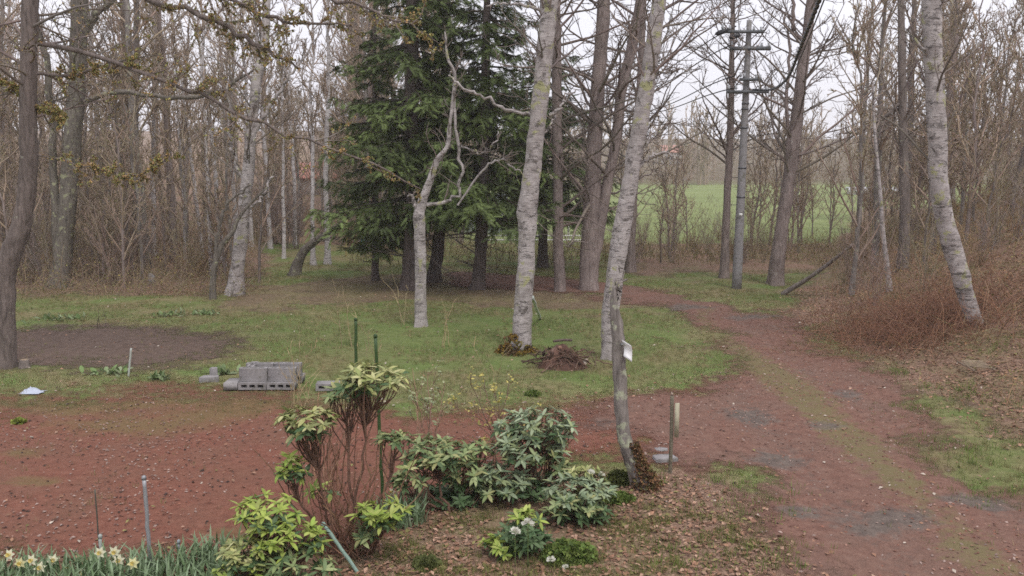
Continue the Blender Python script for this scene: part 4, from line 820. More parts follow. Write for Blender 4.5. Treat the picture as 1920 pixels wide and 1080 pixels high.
STR = (0.40, 0.31, 0.18)
twiggy('dry_stem_clump', 'sheaf of straw-coloured dead stems in front of the concrete blocks', (560, 765), [(520, 680), (540, 660), (545, 640), (560, 610), (575, 690), (590, 650), (600, 690), (530, 700), (615, 680)], 514, STR, sec=2, r0=0.005)
twiggy('dead_weed', 'pale forked dead weed stem at the left on the lawn, tallest of them', (655, 650), [(625, 520), (640, 540), (665, 570)], 515, STR, sec=3, r0=0.007)
twiggy('dead_weed', 'pale forked dead weed stem left of the fruit tree', (755, 610), [(712, 518), (735, 505), (765, 535)], 516, STR, sec=2, r0=0.007)
twiggy('dead_weed', 'pale Y-shaped dead weed stem right of the fruit tree', (841, 652), [(828, 560), (857, 558), (841, 585)], 517, STR, sec=1, r0=0.008)
twiggy('dead_weed', 'slanting dead weed stem between fruit tree and green stakes', (700, 690), [(672, 600), (715, 640), (690, 620)], 518, STR, sec=2, r0=0.005)
twiggy('dead_weed', 'low dead weed stem beside the brush heap', (920, 740), [(880, 640), (945, 660), (925, 690)], 519, STR, sec=2, r0=0.004)
twiggy('dead_sapling', 'tiny dark twig standing on the soil bed', (190, 615), [(185, 575), (192, 580), (196, 590)], 520, (0.12, 0.09, 0.07), sec=1, r0=0.006)
# round green cushions
def cushion(label, px, py, rpx, hpx, cols, seed, n=900, size=0.035):
    r_ = np.random.default_rng(seed); base = gp(px, py); sx = rpx * base[1] / F; sz = hpx * base[1] / F; d = norm(r_.normal(size=(n, 3))); d[:, 2] = np.abs(d[:, 2]); lump = 0.75 + 0.4 * fbm(d[:, 0] * 2 + 5, d[:, 1] * 2 + 5, 1.5, 2, seed); pos = d * lump[:, None] * np.array([sx, sx * 0.8, sz]) * (r_.uniform(0.7, 1.05, (n, 1)))
    C = np.array(cols)[r_.integers(0, len(cols), n)] * r_.uniform(0.6, 1.35, (n, 1)); V, T, cc = scatter(TUFT, TUFTF, pos, d + r_.normal(size=d.shape) * 0.5, r_.normal(size=d.shape), size * r_.uniform(0.6, 1.3, n), C)
    t = thing('cushion_plant', base, label, 'plant'); g = Geo(); g.add(V, T=T, col=cc); tag(g.build('foliage', M['grassblade'], t), kind='stuff'); return t
GRN = [(0.16, 0.22, 0.05), (0.12, 0.18, 0.045), (0.20, 0.25, 0.07)]
cushion('wide flat bright green cushion right of the white-flowered clump', 1065, 1045, 52, 26, GRN, 531, 1400)
cushion('small round dark green bush left of the spotted trunk foot', 1158, 908, 22, 26, [(0.11, 0.13, 0.04), (0.14, 0.16, 0.05)], 532, 600)
cushion('flat light green cushion at the foot of the spotted trunk', 1160, 940, 28, 14, GRN, 533, 500)
cushion('little green tuft on the grass near the brush heap', 1000, 742, 14, 6, GRN, 534, 160, 0.04)
cushion('small lime green tuft on the red yard at the left', 36, 795, 10, 6, [(0.28, 0.33, 0.07)], 535, 120, 0.04)
wq = [gp(*q)[:2] for q in [(1100, 1060), (1180, 1000), (1240, 960), (830, 1050), (760, 1040), (880, 1065), (1290, 990), (1220, 1060), (1150, 970), (700, 1065), (1360, 1000), (1010, 1070), (1440, 1030), (900, 985)]]
field_of('bed_grass', 'patchy low grass and weeds among the leaf litter of the bed', 'grass', 5200, lambda X, Y: np.clip(sum(np.exp(-(((X - q[0]) / 0.26) ** 2 + ((Y - q[1]) / 0.24) ** 2)) for q in wq), 0, 0.8) * (fbm(X, Y, 6, 2, 3) > 0.42), (-2.5, 3), (6, 9), BL, BLF, 0.06, lambda X, Y, r_: np.array([0.19, 0.20, 0.065]) * r_.uniform(0.6, 1.4, (len(X), 1)), 416, M['grassblade'])
cushion('olive tuft on the leaf litter below the leggy rhododendron', 800, 1062, 24, 14, [(0.15, 0.17, 0.06)], 536, 300, 0.04)
rg = np.random.default_rng(540)
for lb, px, py, rp in [('leafy green weed clump behind the concrete blocks', 412, 702, 20), ('low pale weed rosettes at the yard edge left of the thin stake', 205, 702, 40), ('low green weed rosette right of the thin stake', 300, 712, 18), ('pale bulb leaves in the lawn behind the soil bed', 320, 592, 34), ('second patch of pale bulb leaves right of the first', 385, 590, 22), ('pale weed patch at the left end of the lawn', 120, 600, 40)]:
    base = gp(px, py); t = thing('weed_clump', base, lb, 'plant'); n = 46; sx = rp * base[1] / F
    q = np.stack([rg.normal(size=n) * sx * 0.55, rg.normal(size=n) * sx * 0.3, np.zeros(n)], 1); q[:, 2] = H(base[0] + q[:, 0], base[1] + q[:, 1]) - base[2] + 0.01
    A = rg.normal(size=(n, 3)); A[:, 2] = np.abs(A[:, 2]) + 0.4; C = np.array([(0.22, 0.29, 0.14), (0.28, 0.33, 0.19), (0.17, 0.25, 0.09)])[rg.integers(0, 3, n)] * rg.uniform(0.8, 1.2, (n, 1))
    V, Q, cc = scatter(LEAF * np.array([1, 1.5, 1]), LEAFF, q, A, np.array([0, 0, 1.0]) + rg.normal(size=(n, 3)) * 0.3, 0.13 * rg.uniform(0.5, 1.2, n), C); g = Geo(); g.add(V, Q, col=cc); tag(g.build('leaves', M['leaf'], t), kind='stuff')
# ------------------------------------------------------------------ daffodils
def strap(label, poly_px, n, seed, hgt=0.28):
    r_ = np.random.default_rng(seed); W = np.array(pxpoly(poly_px)); lo, hi = W.min(0), W.max(0); X = r_.uniform(lo[0], hi[0], n * 4); Yv = r_.uniform(lo[1], hi[1], n * 4); k = psdf(X, Yv, W) > 0; X, Yv = X[k][:n], Yv[k][:n]; m = len(X)
    a = r_.uniform(0, 6.28, m); ln = hgt * r_.uniform(0.6, 1.2, m); o = r_.uniform(0.15, 0.75, m); s = np.linspace(0, 1, 6); d = np.stack([np.cos(a), np.sin(a), 0 * a], 1); sd = np.stack([-np.sin(a), np.cos(a), 0 * a], 1)
    c = np.stack([X, Yv, H(X, Yv) - 0.01], 1)[:, None] + d[:, None] * (o * ln)[:, None, None] * (s ** 2)[None, :, None] + np.array([0, 0, 1.0]) * (ln[:, None] * (s[None] - 0.32 * o[:, None] * s[None] ** 3))[:, :, None]
    wd = 0.008 * np.array([0.8, 1, 1, 0.95, 0.75, 0.1]); V = np.stack([c - sd[:, None] * wd[None, :, None], c + sd[:, None] * wd[None, :, None]], 2).reshape(-1, 3)
    q = np.array([[2 * i, 2 * i + 1, 2 * i + 3, 2 * i + 2] for i in range(5)]); Q = (np.arange(m)[:, None, None] * 12 + q[None]).reshape(-1, 4)
    C = np.repeat(np.array([(0.18, 0.25, 0.13), (0.25, 0.33, 0.20), (0.13, 0.20, 0.09)])[r_.integers(0, 3, m)] * r_.uniform(0.8, 1.2, (m, 1)), 12, 0); g = Geo(); g.add(V, Q, col=C)
    return tag(g.build('daffodil_leaves', M['leaf']), label, 'leaves', kind='stuff')
strap('blue-green strap leaves of the daffodil bed in the bottom left corner', [(-200, 1075), (0, 1078), (200, 1070), (330, 1055), (450, 1040), (470, 1130), (430, 1180), (-250, 1180)], 2600, 541, 0.25)
strap('small patch of daffodil leaves behind the leggy rhododendron', [(690, 985), (720, 960), (790, 955), (800, 985), (740, 1000)], 260, 542, 0.24)
def daffodil(label, px, py, Y, r_, white=True, sz=0.042):
    c = at(px, py, Y); gz_ = float(H(c[0], c[1])); base = np.array([c[0], c[1] + 0.03, gz_]); t = thing('daffodil', base, label, 'flower', 'daffodils in the bottom left bed')
    Geo().tube(catmull([base - [0, 0, 0.02], (base + c) / 2 + [r_.normal() * 0.01, 0.01, 0], c + [0, 0.012, 0]], 7), 0.004, 5, (0.13, 0.2, 0.08)).build('stem', M['leaf'], t, base)
    fa = norm(np.array([r_.normal() * 0.4, -1.0, r_.uniform(0, 0.4)])); e1 = norm(np.cross(fa, [0, 0, 1])); e2 = np.cross(fa, e1); pet = Geo()
    PV = np.array([[0, 0, 0], [0.45, 0.28, 0.1], [1, 0, 0.05], [0.45, -0.28, 0.1]])
    for k in range(6):
        a = k * math.pi / 3 + 0.2; V, T, cc = scatter(PV, LFF, c[None], (e1 * math.cos(a) + e2 * math.sin(a))[None], fa[None], [sz], np.array([(0.80, 0.78, 0.58) if white else (0.78, 0.74, 0.42)])); pet.add(V, T=T, col=cc)
    pet.build('petals', M['petal'], t, base, smooth=False)
    Geo().tube(np.array([c, c + fa * 0.012, c + fa * 0.026]), np.array([0.008, 0.012, 0.016]), 9, (0.76, 0.62, 0.22), cap=False).build('cup', M['petal'], t, base)
dpx = [(18, 1040, 'leftmost pale daffodil head at the picture edge'), (38, 1055, 'daffodil with a deep orange cup near the left corner'), (60, 1050, 'third daffodil from the left corner'), (100, 1050, 'pale daffodil left of the white stake'), (75, 1064, 'low daffodil beside the left corner'), (188, 1036, 'upper daffodil touching the white stake'), (215, 1034, 'pair-forming daffodil right of the white stake'), (222, 1050, 'lower daffodil right of the white stake'), (250, 1056, 'yellow daffodil closest to the grey pole'), (155, 1074, 'daffodil at the bottom edge by the white stake'), (128, 1066, 'daffodil halfway between corner and white stake')]
for k, (px, py, lb) in enumerate(dpx): daffodil(lb, px, py, 6.35 + rg.uniform(-0.1, 0.15), rg, k not in (1, 8), 0.05)
daffodil('lone daffodil behind the leggy rhododendron', 735, 922, 8.0, rg)
def white_flower(label, px, py, Y, sz, parent_cat='flower'):
    c = at(px, py, Y); gz_ = float(H(c[0], c[1])); base = np.array([c[0], c[1] + 0.04, gz_]); t = thing('white_flower', base, label, 'flower'); r_ = np.random.default_rng(int(px))
    Geo().tube(catmull([base - [0, 0, 0.02], (base + c) / 2, c], 6), 0.004, 5, (0.14, 0.2, 0.07)).build('stem', M['leaf'], t, base); g = Geo(); n = 26; d = norm(r_.normal(size=(n, 3))); d[:, 2] = np.abs(d[:, 2]) * 0.8
    V, T, cc = scatter(np.array([[0, 0, 0], [0.6, 0.4, 0.1], [1, 0, 0.1], [0.6, -0.4, 0.1]]), LFF, c + d * sz * 0.3, d, r_.normal(size=d.shape), np.full(n, sz), np.tile(np.array([[0.78, 0.77, 0.68]]), (n, 1)) * r_.uniform(0.85, 1.05, (n, 1))); g.add(V, T=T, col=cc); tag(g.build('petals', M['petal'], t, base, smooth=False), kind='stuff')
white_flower('upper white flower head on the dark green clump', 990, 983, 6.6, 0.045)
white_flower('lower white flower head on the dark green clump', 966, 998, 6.6, 0.04)
white_flower('small white flower low down right of the dark green clump', 1033, 1050, 6.62, 0.03)
white_flower('little white flower at the bottom edge of the bed', 1060, 1064, 6.6, 0.025)
white_flower('white blossom above the low rounded rhododendron', 1108, 886, 7.7, 0.03)
white_flower('pale blossom right of the other above the rounded rhododendron', 1128, 890, 7.75, 0.028)
# ------------------------------------------------------------------ stakes and poles
def stake(name, label, p0, p1, wpx, col, mat='plastic', cat='stake', k=8, sink=0.1, Y=None, tip=True, Y1=None):
    a = gp(*p0) if Y is None else at(p0[0], p0[1], Y); b_ = at(p1[0], p1[1], Y1 or a[1]); r = wpx * 0.5 * a[1] / F; d = norm(b_ - a)
    if Y is not None: a = a.copy(); base = np.array([a[0], a[1], float(H(a[0], a[1]))]); q = a - d * max(0, (a[2] - base[2]) / max(d[2], 0.2) + sink)
    else: base = a; q = a - d * sink
    t = thing(name, base, label, cat); g = Geo(); L = np.linalg.norm(b_ - q); s = np.linspace(0, 1, 14); P = q + (b_ - q) * s[:, None]
    P[1:-1, :2] += np.random.default_rng(int(p0[0])).normal(size=(12, 2)) * r * 0.12
    g.tube(P, r * (1 + 0.06 * np.sin(s * 60)), k, col); g.build('shaft', M[mat], t, base)
    if tip: Geo().tube(np.array([b_ - d * 0.004, b_ + d * 0.02, b_ + d * 0.03]), np.array([r * 1.25, r * 1.15, r * 0.4]), k, np.array(col) * 0.8).build('cap', M[mat], t, base)
    return t
GS = (0.045, 0.085, 0.03)
stake('garden_stake', 'taller dark green stake standing above the leggy rhododendron', (668, 742), (667, 600), 6, GS)
stake('garden_stake', 'dark green stake right of the taller one, running down through the rhododendron', (718, 960), (704, 632), 6.5, GS)
stake('garden_stake', 'short dark green stake in the low bush at the bottom edge', (478, 1100), (478, 985), 6, GS, Y=6.7)
stake('garden_stake', 'slanting pale teal stake at the bottom edge', (690, 1100), (608, 985), 8, (0.28, 0.40, 0.34), Y=6.6)
stake('grey_pole', 'straight pale grey metal pole rising from the daffodil bed', (284, 1090), (270, 898), 8, (0.36, 0.36, 0.38), 'metal', 'pole', Y=6.7)
stake('thin_rod', 'thin dark rod left of the grey pole', (191, 1085), (178, 918), 3, (0.09, 0.085, 0.07), 'plastic', 'rod', Y=6.75, tip=False)
stake('white_stake', 'short whitish stake at the foot of the thin dark rod', (192, 1095), (188, 1008), 7, (0.42, 0.45, 0.42), Y=6.7)
stake('grey_stake', 'short grey stake in the middle of the daffodil leaves', (335, 1090), (335, 1018), 6, (0.32, 0.36, 0.38), Y=6.72)
stake('thin_stake', 'thin pale stake leaning on the grass below the soil bed', (241, 706), (246, 653), 4, (0.42, 0.44, 0.40), tip=False)
stake('pale_stick', 'pale teal stick propped against the mossy-footed birch', (1013, 598), (998, 557), 6, (0.50, 0.56, 0.52), tip=False, Y1=14.9)
stake('bamboo_cane', 'upright straw-coloured cane before the left wood edge near the spruces', (649, 482), (650, 412), 4, (0.42, 0.36, 0.17), 'wood', 'cane', tip=False)
# wooden post with board and slab
pb = gp(1256, 888); t = thing('marker_post', pb, 'weathered wooden post with a pale board strapped to its right side', 'post')
tp = at(1260, 742, pb[1]); Geo().tube(catmull([pb - [0, 0, 0.15], (pb + tp) / 2 + [0.004, 0, 0], tp], 10), 0.02, 7, (0.17, 0.15, 0.11)).build('post', M['wood'], t, pb)
bc = at(1269, 788, pb[1] - 0.03); Geo().box(bc, (0.045, 0.02, 0.36), 0.0, (0.42, 0.39, 0.28)).build('board', M['paint'], t, pb, smooth=False)
Geo().tube(np.array([tp, tp + [0, 0, 0.03]]), 0.012, 6, (0.35, 0.27, 0.22)).build('nail', M['metal'], t, pb)
def slab(label, px, py, size, rot, seed, name='concrete_slab'):
    c = gp(px, py); r_ = np.random.default_rng(seed); n = 6; g = Geo(); pts = []
    hx, hy, hz = np.array(size) / 2; out = np.array([[-hx, -hy], [0.1 * hx, -hy * 1.04], [hx, -hy * 0.95], [hx * 0.97, hy], [-0.2 * hx, hy * 1.05], [-hx * 0.95, hy * 0.95]]); out += r_.normal(size=out.shape) * 0.012
    cr, sr = math.cos(rot), math.sin(rot); out = out @ np.array([[cr, sr], [-sr, cr]]); V = np.concatenate([np.c_[out, np.full(6, -0.03)], np.c_[out * 1.0, np.full(6, size[2] - 0.008)], np.c_[out * 0.96, np.full(6, size[2])], [[0, 0, size[2]]]])
    Q = [[i, (i + 1) % 6, (i + 1) % 6 + 6, i + 6] for i in range(6)] + [[i + 6, (i + 1) % 6 + 6, (i + 1) % 6 + 12, i + 12] for i in range(6)]; T = [[i + 12, (i + 1) % 6 + 12, 18] for i in range(6)]
    g.add(V, np.array(Q), np.array(T)); o = g.build(name, M['conc'], None, None, False, c, False); return tag(o, label, 'slab')
slab('flat concrete slab at the foot of the wooden post', 1247, 866, (0.24, 0.16, 0.05), 0.25, 551)
slab('thin grey slab piece just behind the one at the post', 1240, 846, (0.15, 0.09, 0.02), -0.1, 552)
slab('low concrete piece lying left of the block stack', 394, 716, (0.24, 0.14, 0.08), 0.05, 553)
# ------------------------------------------------------------------ concrete blocks
def block_mesh():
    """hollow block 0.39 long (x), 0.19 (y), 0.10 (z) with three cores running along y"""
    L, D, Hh = 0.39, 0.19, 0.10; xs = [-L / 2, -0.155, -0.075, -0.04, 0.04, 0.075, 0.155, L / 2]; zs = [0, 0.028, 0.072, Hh]; g = Geo()
    for s, y in ((1, -D / 2), (-1, D / 2)):
        for i in range(7):
            for j in range(3):
                if j == 1 and i in (1, 3, 5): continue
                v = np.array([[xs[i], y, zs[j]], [xs[i + 1], y, zs[j]], [xs[i + 1], y, zs[j + 1]], [xs[i], y, zs[j + 1]]]); g.add(v, np.array([[0, 1, 2, 3]] if s > 0 else [[3, 2, 1, 0]]))
    for i in (1, 3, 5):
        x0, x1, z0, z1, a, c = xs[i], xs[i + 1], zs[1], zs[2], -D / 2, D / 2
        v = np.array([[x0, a, z0], [x1, a, z0], [x1, a, z1], [x0, a, z1], [x0, c, z0], [x1, c, z0], [x1, c, z1], [x0, c, z1]]); g.add(v, np.array([[0, 4, 5, 1], [1, 5, 6, 2], [2, 6, 7, 3], [3, 7, 4, 0]]))
    a, c, l, r = -D / 2, D / 2, -L / 2, L / 2; v = np.array([[l, a, 0], [r, a, 0], [r, a, Hh], [l, a, Hh], [l, c, 0], [r, c, 0], [r, c, Hh], [l, c, Hh]]); g.add(v, np.array([[0, 4, 5, 1], [1, 5, 6, 2], [2, 6, 7, 3], [3, 7, 4, 0]]))
    return mesh('block', np.concatenate(g.V), [np.concatenate(g.Q)], smooth=False, mat=M['conc'])
BM = block_mesh(); b0 = gp(503, 731); b0[2] += 0.02
def block(label, off, rot):
    o = ob('concrete_block', BM); o.location = [float(v) for v in (b0 + np.array(off))]; o.rotation_euler = rot; return tag(o, label, 'concrete block', 'concrete blocks of the stack by the yard')
h_ = math.pi / 2
block('hollow concrete block in the bottom row of the stack, left, holes showing', (-0.2, 0, 0), (0, 0, 0.01))
block('hollow concrete block in the bottom row of the stack, right, holes showing', (0.2, 0.005, 0), (0, 0, -0.015))
block('upright grey block in the upper row of the stack, left', (-0.2, 0.07, 0.103 + 0.095), (h_, 0, 0.01))
block('upright grey block in the upper row of the stack, right', (0.205, 0.075, 0.103 + 0.095), (h_, 0, -0.01))
block('flat block at the back of the stack, bottom left', (-0.19, 0.40, 0.0), (0, 0, 0.02)); block('flat block at the back of the stack, bottom right', (0.215, 0.41, 0.0), (0, 0, 0.0))
block('upper block at the back of the stack, left', (-0.19, 0.36, 0.198), (h_, 0, 0.03)); block('upper block at the back of the stack, right', (0.21, 0.37, 0.198), (h_, 0, -0.02))
block('block closing the left end of the stack', (-0.33, 0.215, 0.198), (h_, 0, h_ + 0.05))
block('block lying end-on against the left end of the stack', (-0.52, 0.10, -0.015), (0.0, 0.06, h_ + 0.08))
block('lone concrete block right of the stack behind the dry stems', (0.88, 0.02, -0.02), (0, 0, 0.06))
slab('small upright lump of concrete on the low piece left of the stack', 403, 710, (0.09, 0.07, 0.17), 0.1, 554, 'concrete_lump')
# ------------------------------------------------------------------ white board on the spotted trunk, bag, brush heap, pallet, stump, stone
wb = at(1176, 660, gp(1200, 915)[1] - 0.10); t = thing('white_board', wb - np.array([0, 0, 0.1]), 'small curled white board fixed to the spotted trunk', 'board')
s_ = np.linspace(0, 1, 9); g = Geo(); prof = []
for dy in (0, 0.006):
    for j, s in enumerate(s_):
        x = -0.055 + 0.02 * s; z = 0.11 - 0.16 * s; prof += [[x + 0.018 * math.sin(s * 3.1), dy + 0.03 * math.sin(s * 3.1), z + 0.01], [x + 0.085 + 0.012 * math.sin(s * 3.1 + 0.6), dy - 0.015 + 0.03 * math.sin(s * 3.1), z - 0.045]]
Q = [[2 * j, 2 * j + 1, 2 * j + 3, 2 * j + 2] for j in range(8)]; Q += [[18 + 2 * j + 2, 18 + 2 * j + 3, 18 + 2 * j + 1, 18 + 2 * j] for j in range(8)]; Q += [[2 * j, 2 * j + 2, 20 + 2 * j, 18 + 2 * j] for j in range(8)] + [[2 * j + 3, 2 * j + 1, 19 + 2 * j, 21 + 2 * j] for j in range(8)] + [[1, 0, 18, 19], [16, 17, 35, 34]]
g.add(np.array(prof), np.array(Q), col=(0.80, 0.79, 0.80)); g.build('panel', M['paint'], t, [0, 0, -0.1]); Geo().box((-0.05, 0.03, 0.07), (0.02, 0.06, 0.02), 0, (0.2, 0.2, 0.2)).build('bracket', M['metal'], t, [0, 0, -0.1], smooth=False)
c = gp(58, 737); r_ = np.random.default_rng(560); n = 14; uu, vv = np.meshgrid(np.linspace(-1, 1, n), np.linspace(-1, 1, n)); rr_ = np.sqrt(uu ** 2 + vv ** 2); zz = np.maximum(0, 0.055 * (1 - rr_ ** 2.5)) * (0.1 + 1.7 * fbm(uu + 3, vv + 3, 3.4, 3, 4)) + 0.012
V = np.stack([uu * 0.15 * (0.7 + 0.6 * fbm(vv + 1, uu + 1, 2.0, 2, 3)), vv * 0.10, zz], -1).reshape(-1, 3); i_ = np.arange(n - 1)[:, None] * n + np.arange(n - 1); g = Geo(); g.add(V, np.stack([i_, i_ + 1, i_ + n + 1, i_ + n], -1).reshape(-1, 4), col=(0.46, 0.50, 0.60)); tag(g.build('plastic_bag', M['plastic'], loc=c), 'crumpled pale blue plastic bag on the red yard at the left', 'bag')
c = gp(1055, 688); t = thing('brush_heap', c, 'dark heap of roots, twigs and earth right of the mossy birch', 'heap'); n = 26; uu, vv = np.meshgrid(np.linspace(-1, 1, n), np.linspace(-1, 1, n)); rr_ = np.sqrt(uu ** 2 + vv ** 2); zz = np.maximum(-0.03, 0.30 * (1 - rr_ ** 1.4) * (0.35 + 1.3 * fbm(uu + 9, vv + 2, 2.0, 3, 8)) - 0.02)
V = np.stack([uu * 0.42 + 0.03 * (zz - 0.1), vv * 0.36, zz], -1).reshape(-1, 3); i_ = np.arange(n - 1)[:, None] * n + np.arange(n - 1); cc = np.array([0.11, 0.06, 0.045]) * (0.5 + fbm(V[:, 0], V[:, 1], 7, 3, 2))[:, None]; g = Geo(); g.add(V, np.stack([i_, i_ + 1, i_ + n + 1, i_ + n], -1).reshape(-1, 4), col=cc); g.build('earth_mound', M['dry'], t)
g = Geo(); m = 170; a = r_.uniform(0, 6.28, m); q0 = np.stack([r_.normal(size=m) * 0.2, r_.normal(size=m) * 0.15, r_.uniform(0.05, 0.25, m)], 1); d = norm(np.stack([np.cos(a), np.sin(a), r_.normal(size=m) * 0.5], 1)); P = q0[:, None] + d[:, None] * (np.linspace(-0.5, 0.5, 5)[None, :] * r_.uniform(0.15, 0.5, m)[:, None])[:, :, None] + r_.normal(size=(m, 5, 3)) * 0.012; P[:, :, 2] = np.maximum(P[:, :, 2], 0.01); g.tubes(P, np.full((m, 5), 0.006) * r_.uniform(0.5, 2, (m, 1)), 4, twig_cols(m, r_, np.array([0.13, 0.08, 0.06]), 0.5)); tag(g.build('twigs', M['dry'], t), kind='stuff')
for px, py, x1, y1, wpx, nm, col in [(1094, 684, 1100, 676, 9, 'sawn_end', (0.5, 0.42, 0.34)), (1038, 640, 1072, 638, 5, 'stick', (0.11, 0.08, 0.07)), (1034, 662, 1046, 650, 9, 'root', (0.16, 0.10, 0.08)), (1050, 650, 1052, 672, 7, 'root', (0.26, 0.15, 0.11))]:
    p0, p1 = at(px, py, c[1] - 0.1), at(x1, y1, c[1] + 0.05); Geo().tube(catmull([p0, (p0 + p1) / 2 + [0, 0, 0.01], p1], 6), wpx * 0.5 * c[1] / F, 7, col).build(nm, M['wood'], t, c)
c = gp(1830, 693); t = thing('stick_rack', c, 'small bundle of pale sticks lying on the bank at the right', 'sticks')
for k in range(6):
    y0 = -0.2 + k * 0.09; Geo().tube(np.array([[-0.24 + 0.03 * k, y0, 0.10 - 0.006 * k], [0.0, y0 + 0.01, 0.075], [0.26 + 0.01 * k, y0 + 0.02, 0.05]]), 0.007, 6, np.array([0.36, 0.29, 0.21]) * (0.8 + 0.08 * k)).build('stick', M['wood'], t)
for k in (-0.15, 0.15): Geo().tube(np.array([[k, -0.24, 0.045], [k + 0.02, 0.3, 0.05]]), 0.014, 6, (0.25, 0.19, 0.14)).build('crosspiece', M['wood'], t)
c = gp(46, 690); t = thing('stump', c, 'short cut stump beside the foot of the left-edge trunk', 'stump'); P = np.array([[0, 0, -0.05], [0, 0, 0.05], [0.01, 0, 0.12], [0.01, 0, 0.13]]); trunk_geo(P, np.array([0.09, 0.075, 0.07, 0.068]), r_, 12, 0.2, 0.05, 0.06).build('trunk', M['bark_dark'], t, usecol=False)
Geo().tube(np.array([[0.01, 0, 0.128], [0.01, 0, 0.134]]), 0.06, 12, (0.32, 0.24, 0.17)).build('cut_face', M['wood'], t)
c = gp(285, 532); t = thing('grey_stone', c, 'pale upright grey stone in the grass of the left wood edge', 'stone'); d = norm(r_.normal(size=(60, 3)))
import bmesh
bm = bmesh.new(); bmesh.ops.create_icosphere(bm, subdivisions=3, radius=1.0)
for v in bm.verts:
    nn = float(fbm(v.co.x * 1.4 + 4 + v.co.z, v.co.y * 1.4 + 4, 1.2, 3, 6)); v.co = Vector((v.co.x * 0.10, v.co.y * 0.08, v.co.z * 0.17 + 0.10)) * (0.75 + 0.5 * nn)
me = bpy.data.meshes.new('stone'); bm.to_mesh(me); bm.free(); me.materials.append(M['pole']); ob('boulder', me, t)
# leaning dead pole in right wood
p0, p1 = at(1468, 536, 21.0), at(1600, 458, 20.0); base = np.array([p0[0], p0[1], float(H(p0[0], p0[1]))]); t = thing('fallen_pole', base, 'dead dark branch leaning up to the right beside the tan trunk', 'branch')
trunk_geo(catmull([base, (base + p1) / 2 + [0, 0, -0.05], p1], 20), np.linspace(0.06, 0.035, 20), r_, 8, 0, 0.08).build('trunk', M['bark_dark'], t, base, usecol=False)
Geo().tubes(*spawn(catmull([base, p1], 10)[None], np.full((1, 10), 0.02), 6, 0.3, 1, 0.8, 0.2, 5, r_, 0.1), 4, (0.2, 0.16, 0.14)).build('twigs', M['twig'], t, base)['kind'] = 'stuff'
# ------------------------------------------------------------------ utility pole
c = gp(1381, 541); Yp = c[1]; top = at(1405, 38, Yp); t = thing('utility_pole', c, 'grey concrete utility pole with crossarms at the driveway bend', 'utility pole')
s = np.linspace(0, 1, 16); P = c + (top - c) * s[:, None]; P[0, 2] -= 0.2; Geo().tube(P, np.linspace(0.125, 0.062, 16), 20).build('shaft', M['pole'], t, c, usecol=False)
def polez(py): f = (541 - py) / (541 - 38); return c + (top - c) * f
for py, x0, x1, th, dy in [(61, 1348, 1428, 0.035, -0.14), (92, 1366, 1442, 0.045, -0.13), (150, 1384, 1424, 0.035, -0.14), (173, 1360, 1438, 0.035, -0.14)]:
    z = polez(py); a_, b_ = at(x0, py - 2, Yp), at(x1, py + 2, Yp); mid = (a_ + b_) / 2 + [0, dy, 0]; dv = b_ - a_
    arm = Geo().box(mid, (np.linalg.norm(dv), 0.07, th * 2), 0.0, (0.13, 0.135, 0.14)).build('crossarm', M['metal'], t, c, smooth=False)
    for f in (0.05, 0.22, 0.78, 0.95):
        q = a_ + dv * f + [0, dy, th + 0.002]; Geo().tube(np.array([q, q + [0, 0, 0.03], q + [0, 0, 0.06], q + [0, 0, 0.10]]), np.array([0.015, 0.04, 0.025, 0.035]), 8, (0.42, 0.43, 0.45)).build('insulator', M['plastic'], arm, c)
for (px, py, rot, l) in [(1353, 60, -0.35, 0.32), (1378, 68, -0.25, 0.28)]:
    q = at(px, py, Yp - 0.2); dv = np.array([math.cos(rot), 0, -math.sin(rot)]) * l / 2; Geo().tube(catmull([q - dv, q, q + dv], 7), np.array([0.02, 0.05, 0.06, 0.06, 0.06, 0.05, 0.02]), 10, (0.03, 0.03, 0.035)).build('cable_closure', M['plastic'], t, c)
for py in (190, 200, 235, 310, 365): 
    z = polez(py); rr_ = 0.125 - 0.063 * (541 - py) / 503 + 0.008; Geo().tube(np.array([z - [0, 0, 0.02], z + [0, 0, 0.02]]), rr_, 18, (0.12, 0.12, 0.13)).build('band', M['metal'], t, c)
for k in range(9):
    z = polez(380 - k * 26); sg = 1 if k % 2 else -1; Geo().tube(np.array([z + [sg * 0.1, -0.02, 0], z + [sg * 0.24, -0.02, 0.0], z + [sg * 0.245, -0.02, 0.02]]), 0.009, 6, (0.12, 0.12, 0.12)).build('step_bolt', M['metal'], t, c)
z = polez(398); Geo().box(z + [-0.02, -0.15, 0], (0.08, 0.01, 0.06), 0, (0.75, 0.75, 0.72)).build('number_plate', M['paint'], t, c, smooth=False)
def cable(label, pts, r, col=(0.025, 0.025, 0.03), n=40, name='cable', spiral=0.0):
    P = catmull(pts, n); base = P[0]; g = Geo().tube(P, r, 7, col); o = g.build(name, M['plastic'], None, base, loc=base)
    if spiral:
        s = np.linspace(0, 1, 400); Q = np.stack([np.interp(s, np.linspace(0, 1, n), P[:, k]) for k in range(3)], 1); a = s * 380; Q[:, 0] += np.cos(a) * spiral; Q[:, 2] += np.sin(a) * spiral
        Geo().tube(Q, 0.006, 4, col).build('spiral_hanger', M['plastic'], o, base)
    return tag(o, label, 'cable')
z = polez(165) + [0.12, -0.16, 0]
cable('thick black telephone cable climbing from the pole towards the upper right', [z, at(1445, 168, 19.5), at(1475, 148, 15.0), at(1502, 85, 11.0), at(1545, -25, 7.5), at(1600, -200, 5.0)], 0.016, spiral=0.022)
cable('black service wire beside the thick telephone cable', [polez(100) + [0.25, -0.16, 0], at(1470, 165, 17), at(1500, 110, 12.5), at(1555, -25, 8.3), at(1600, -140, 6.0)], 0.008)
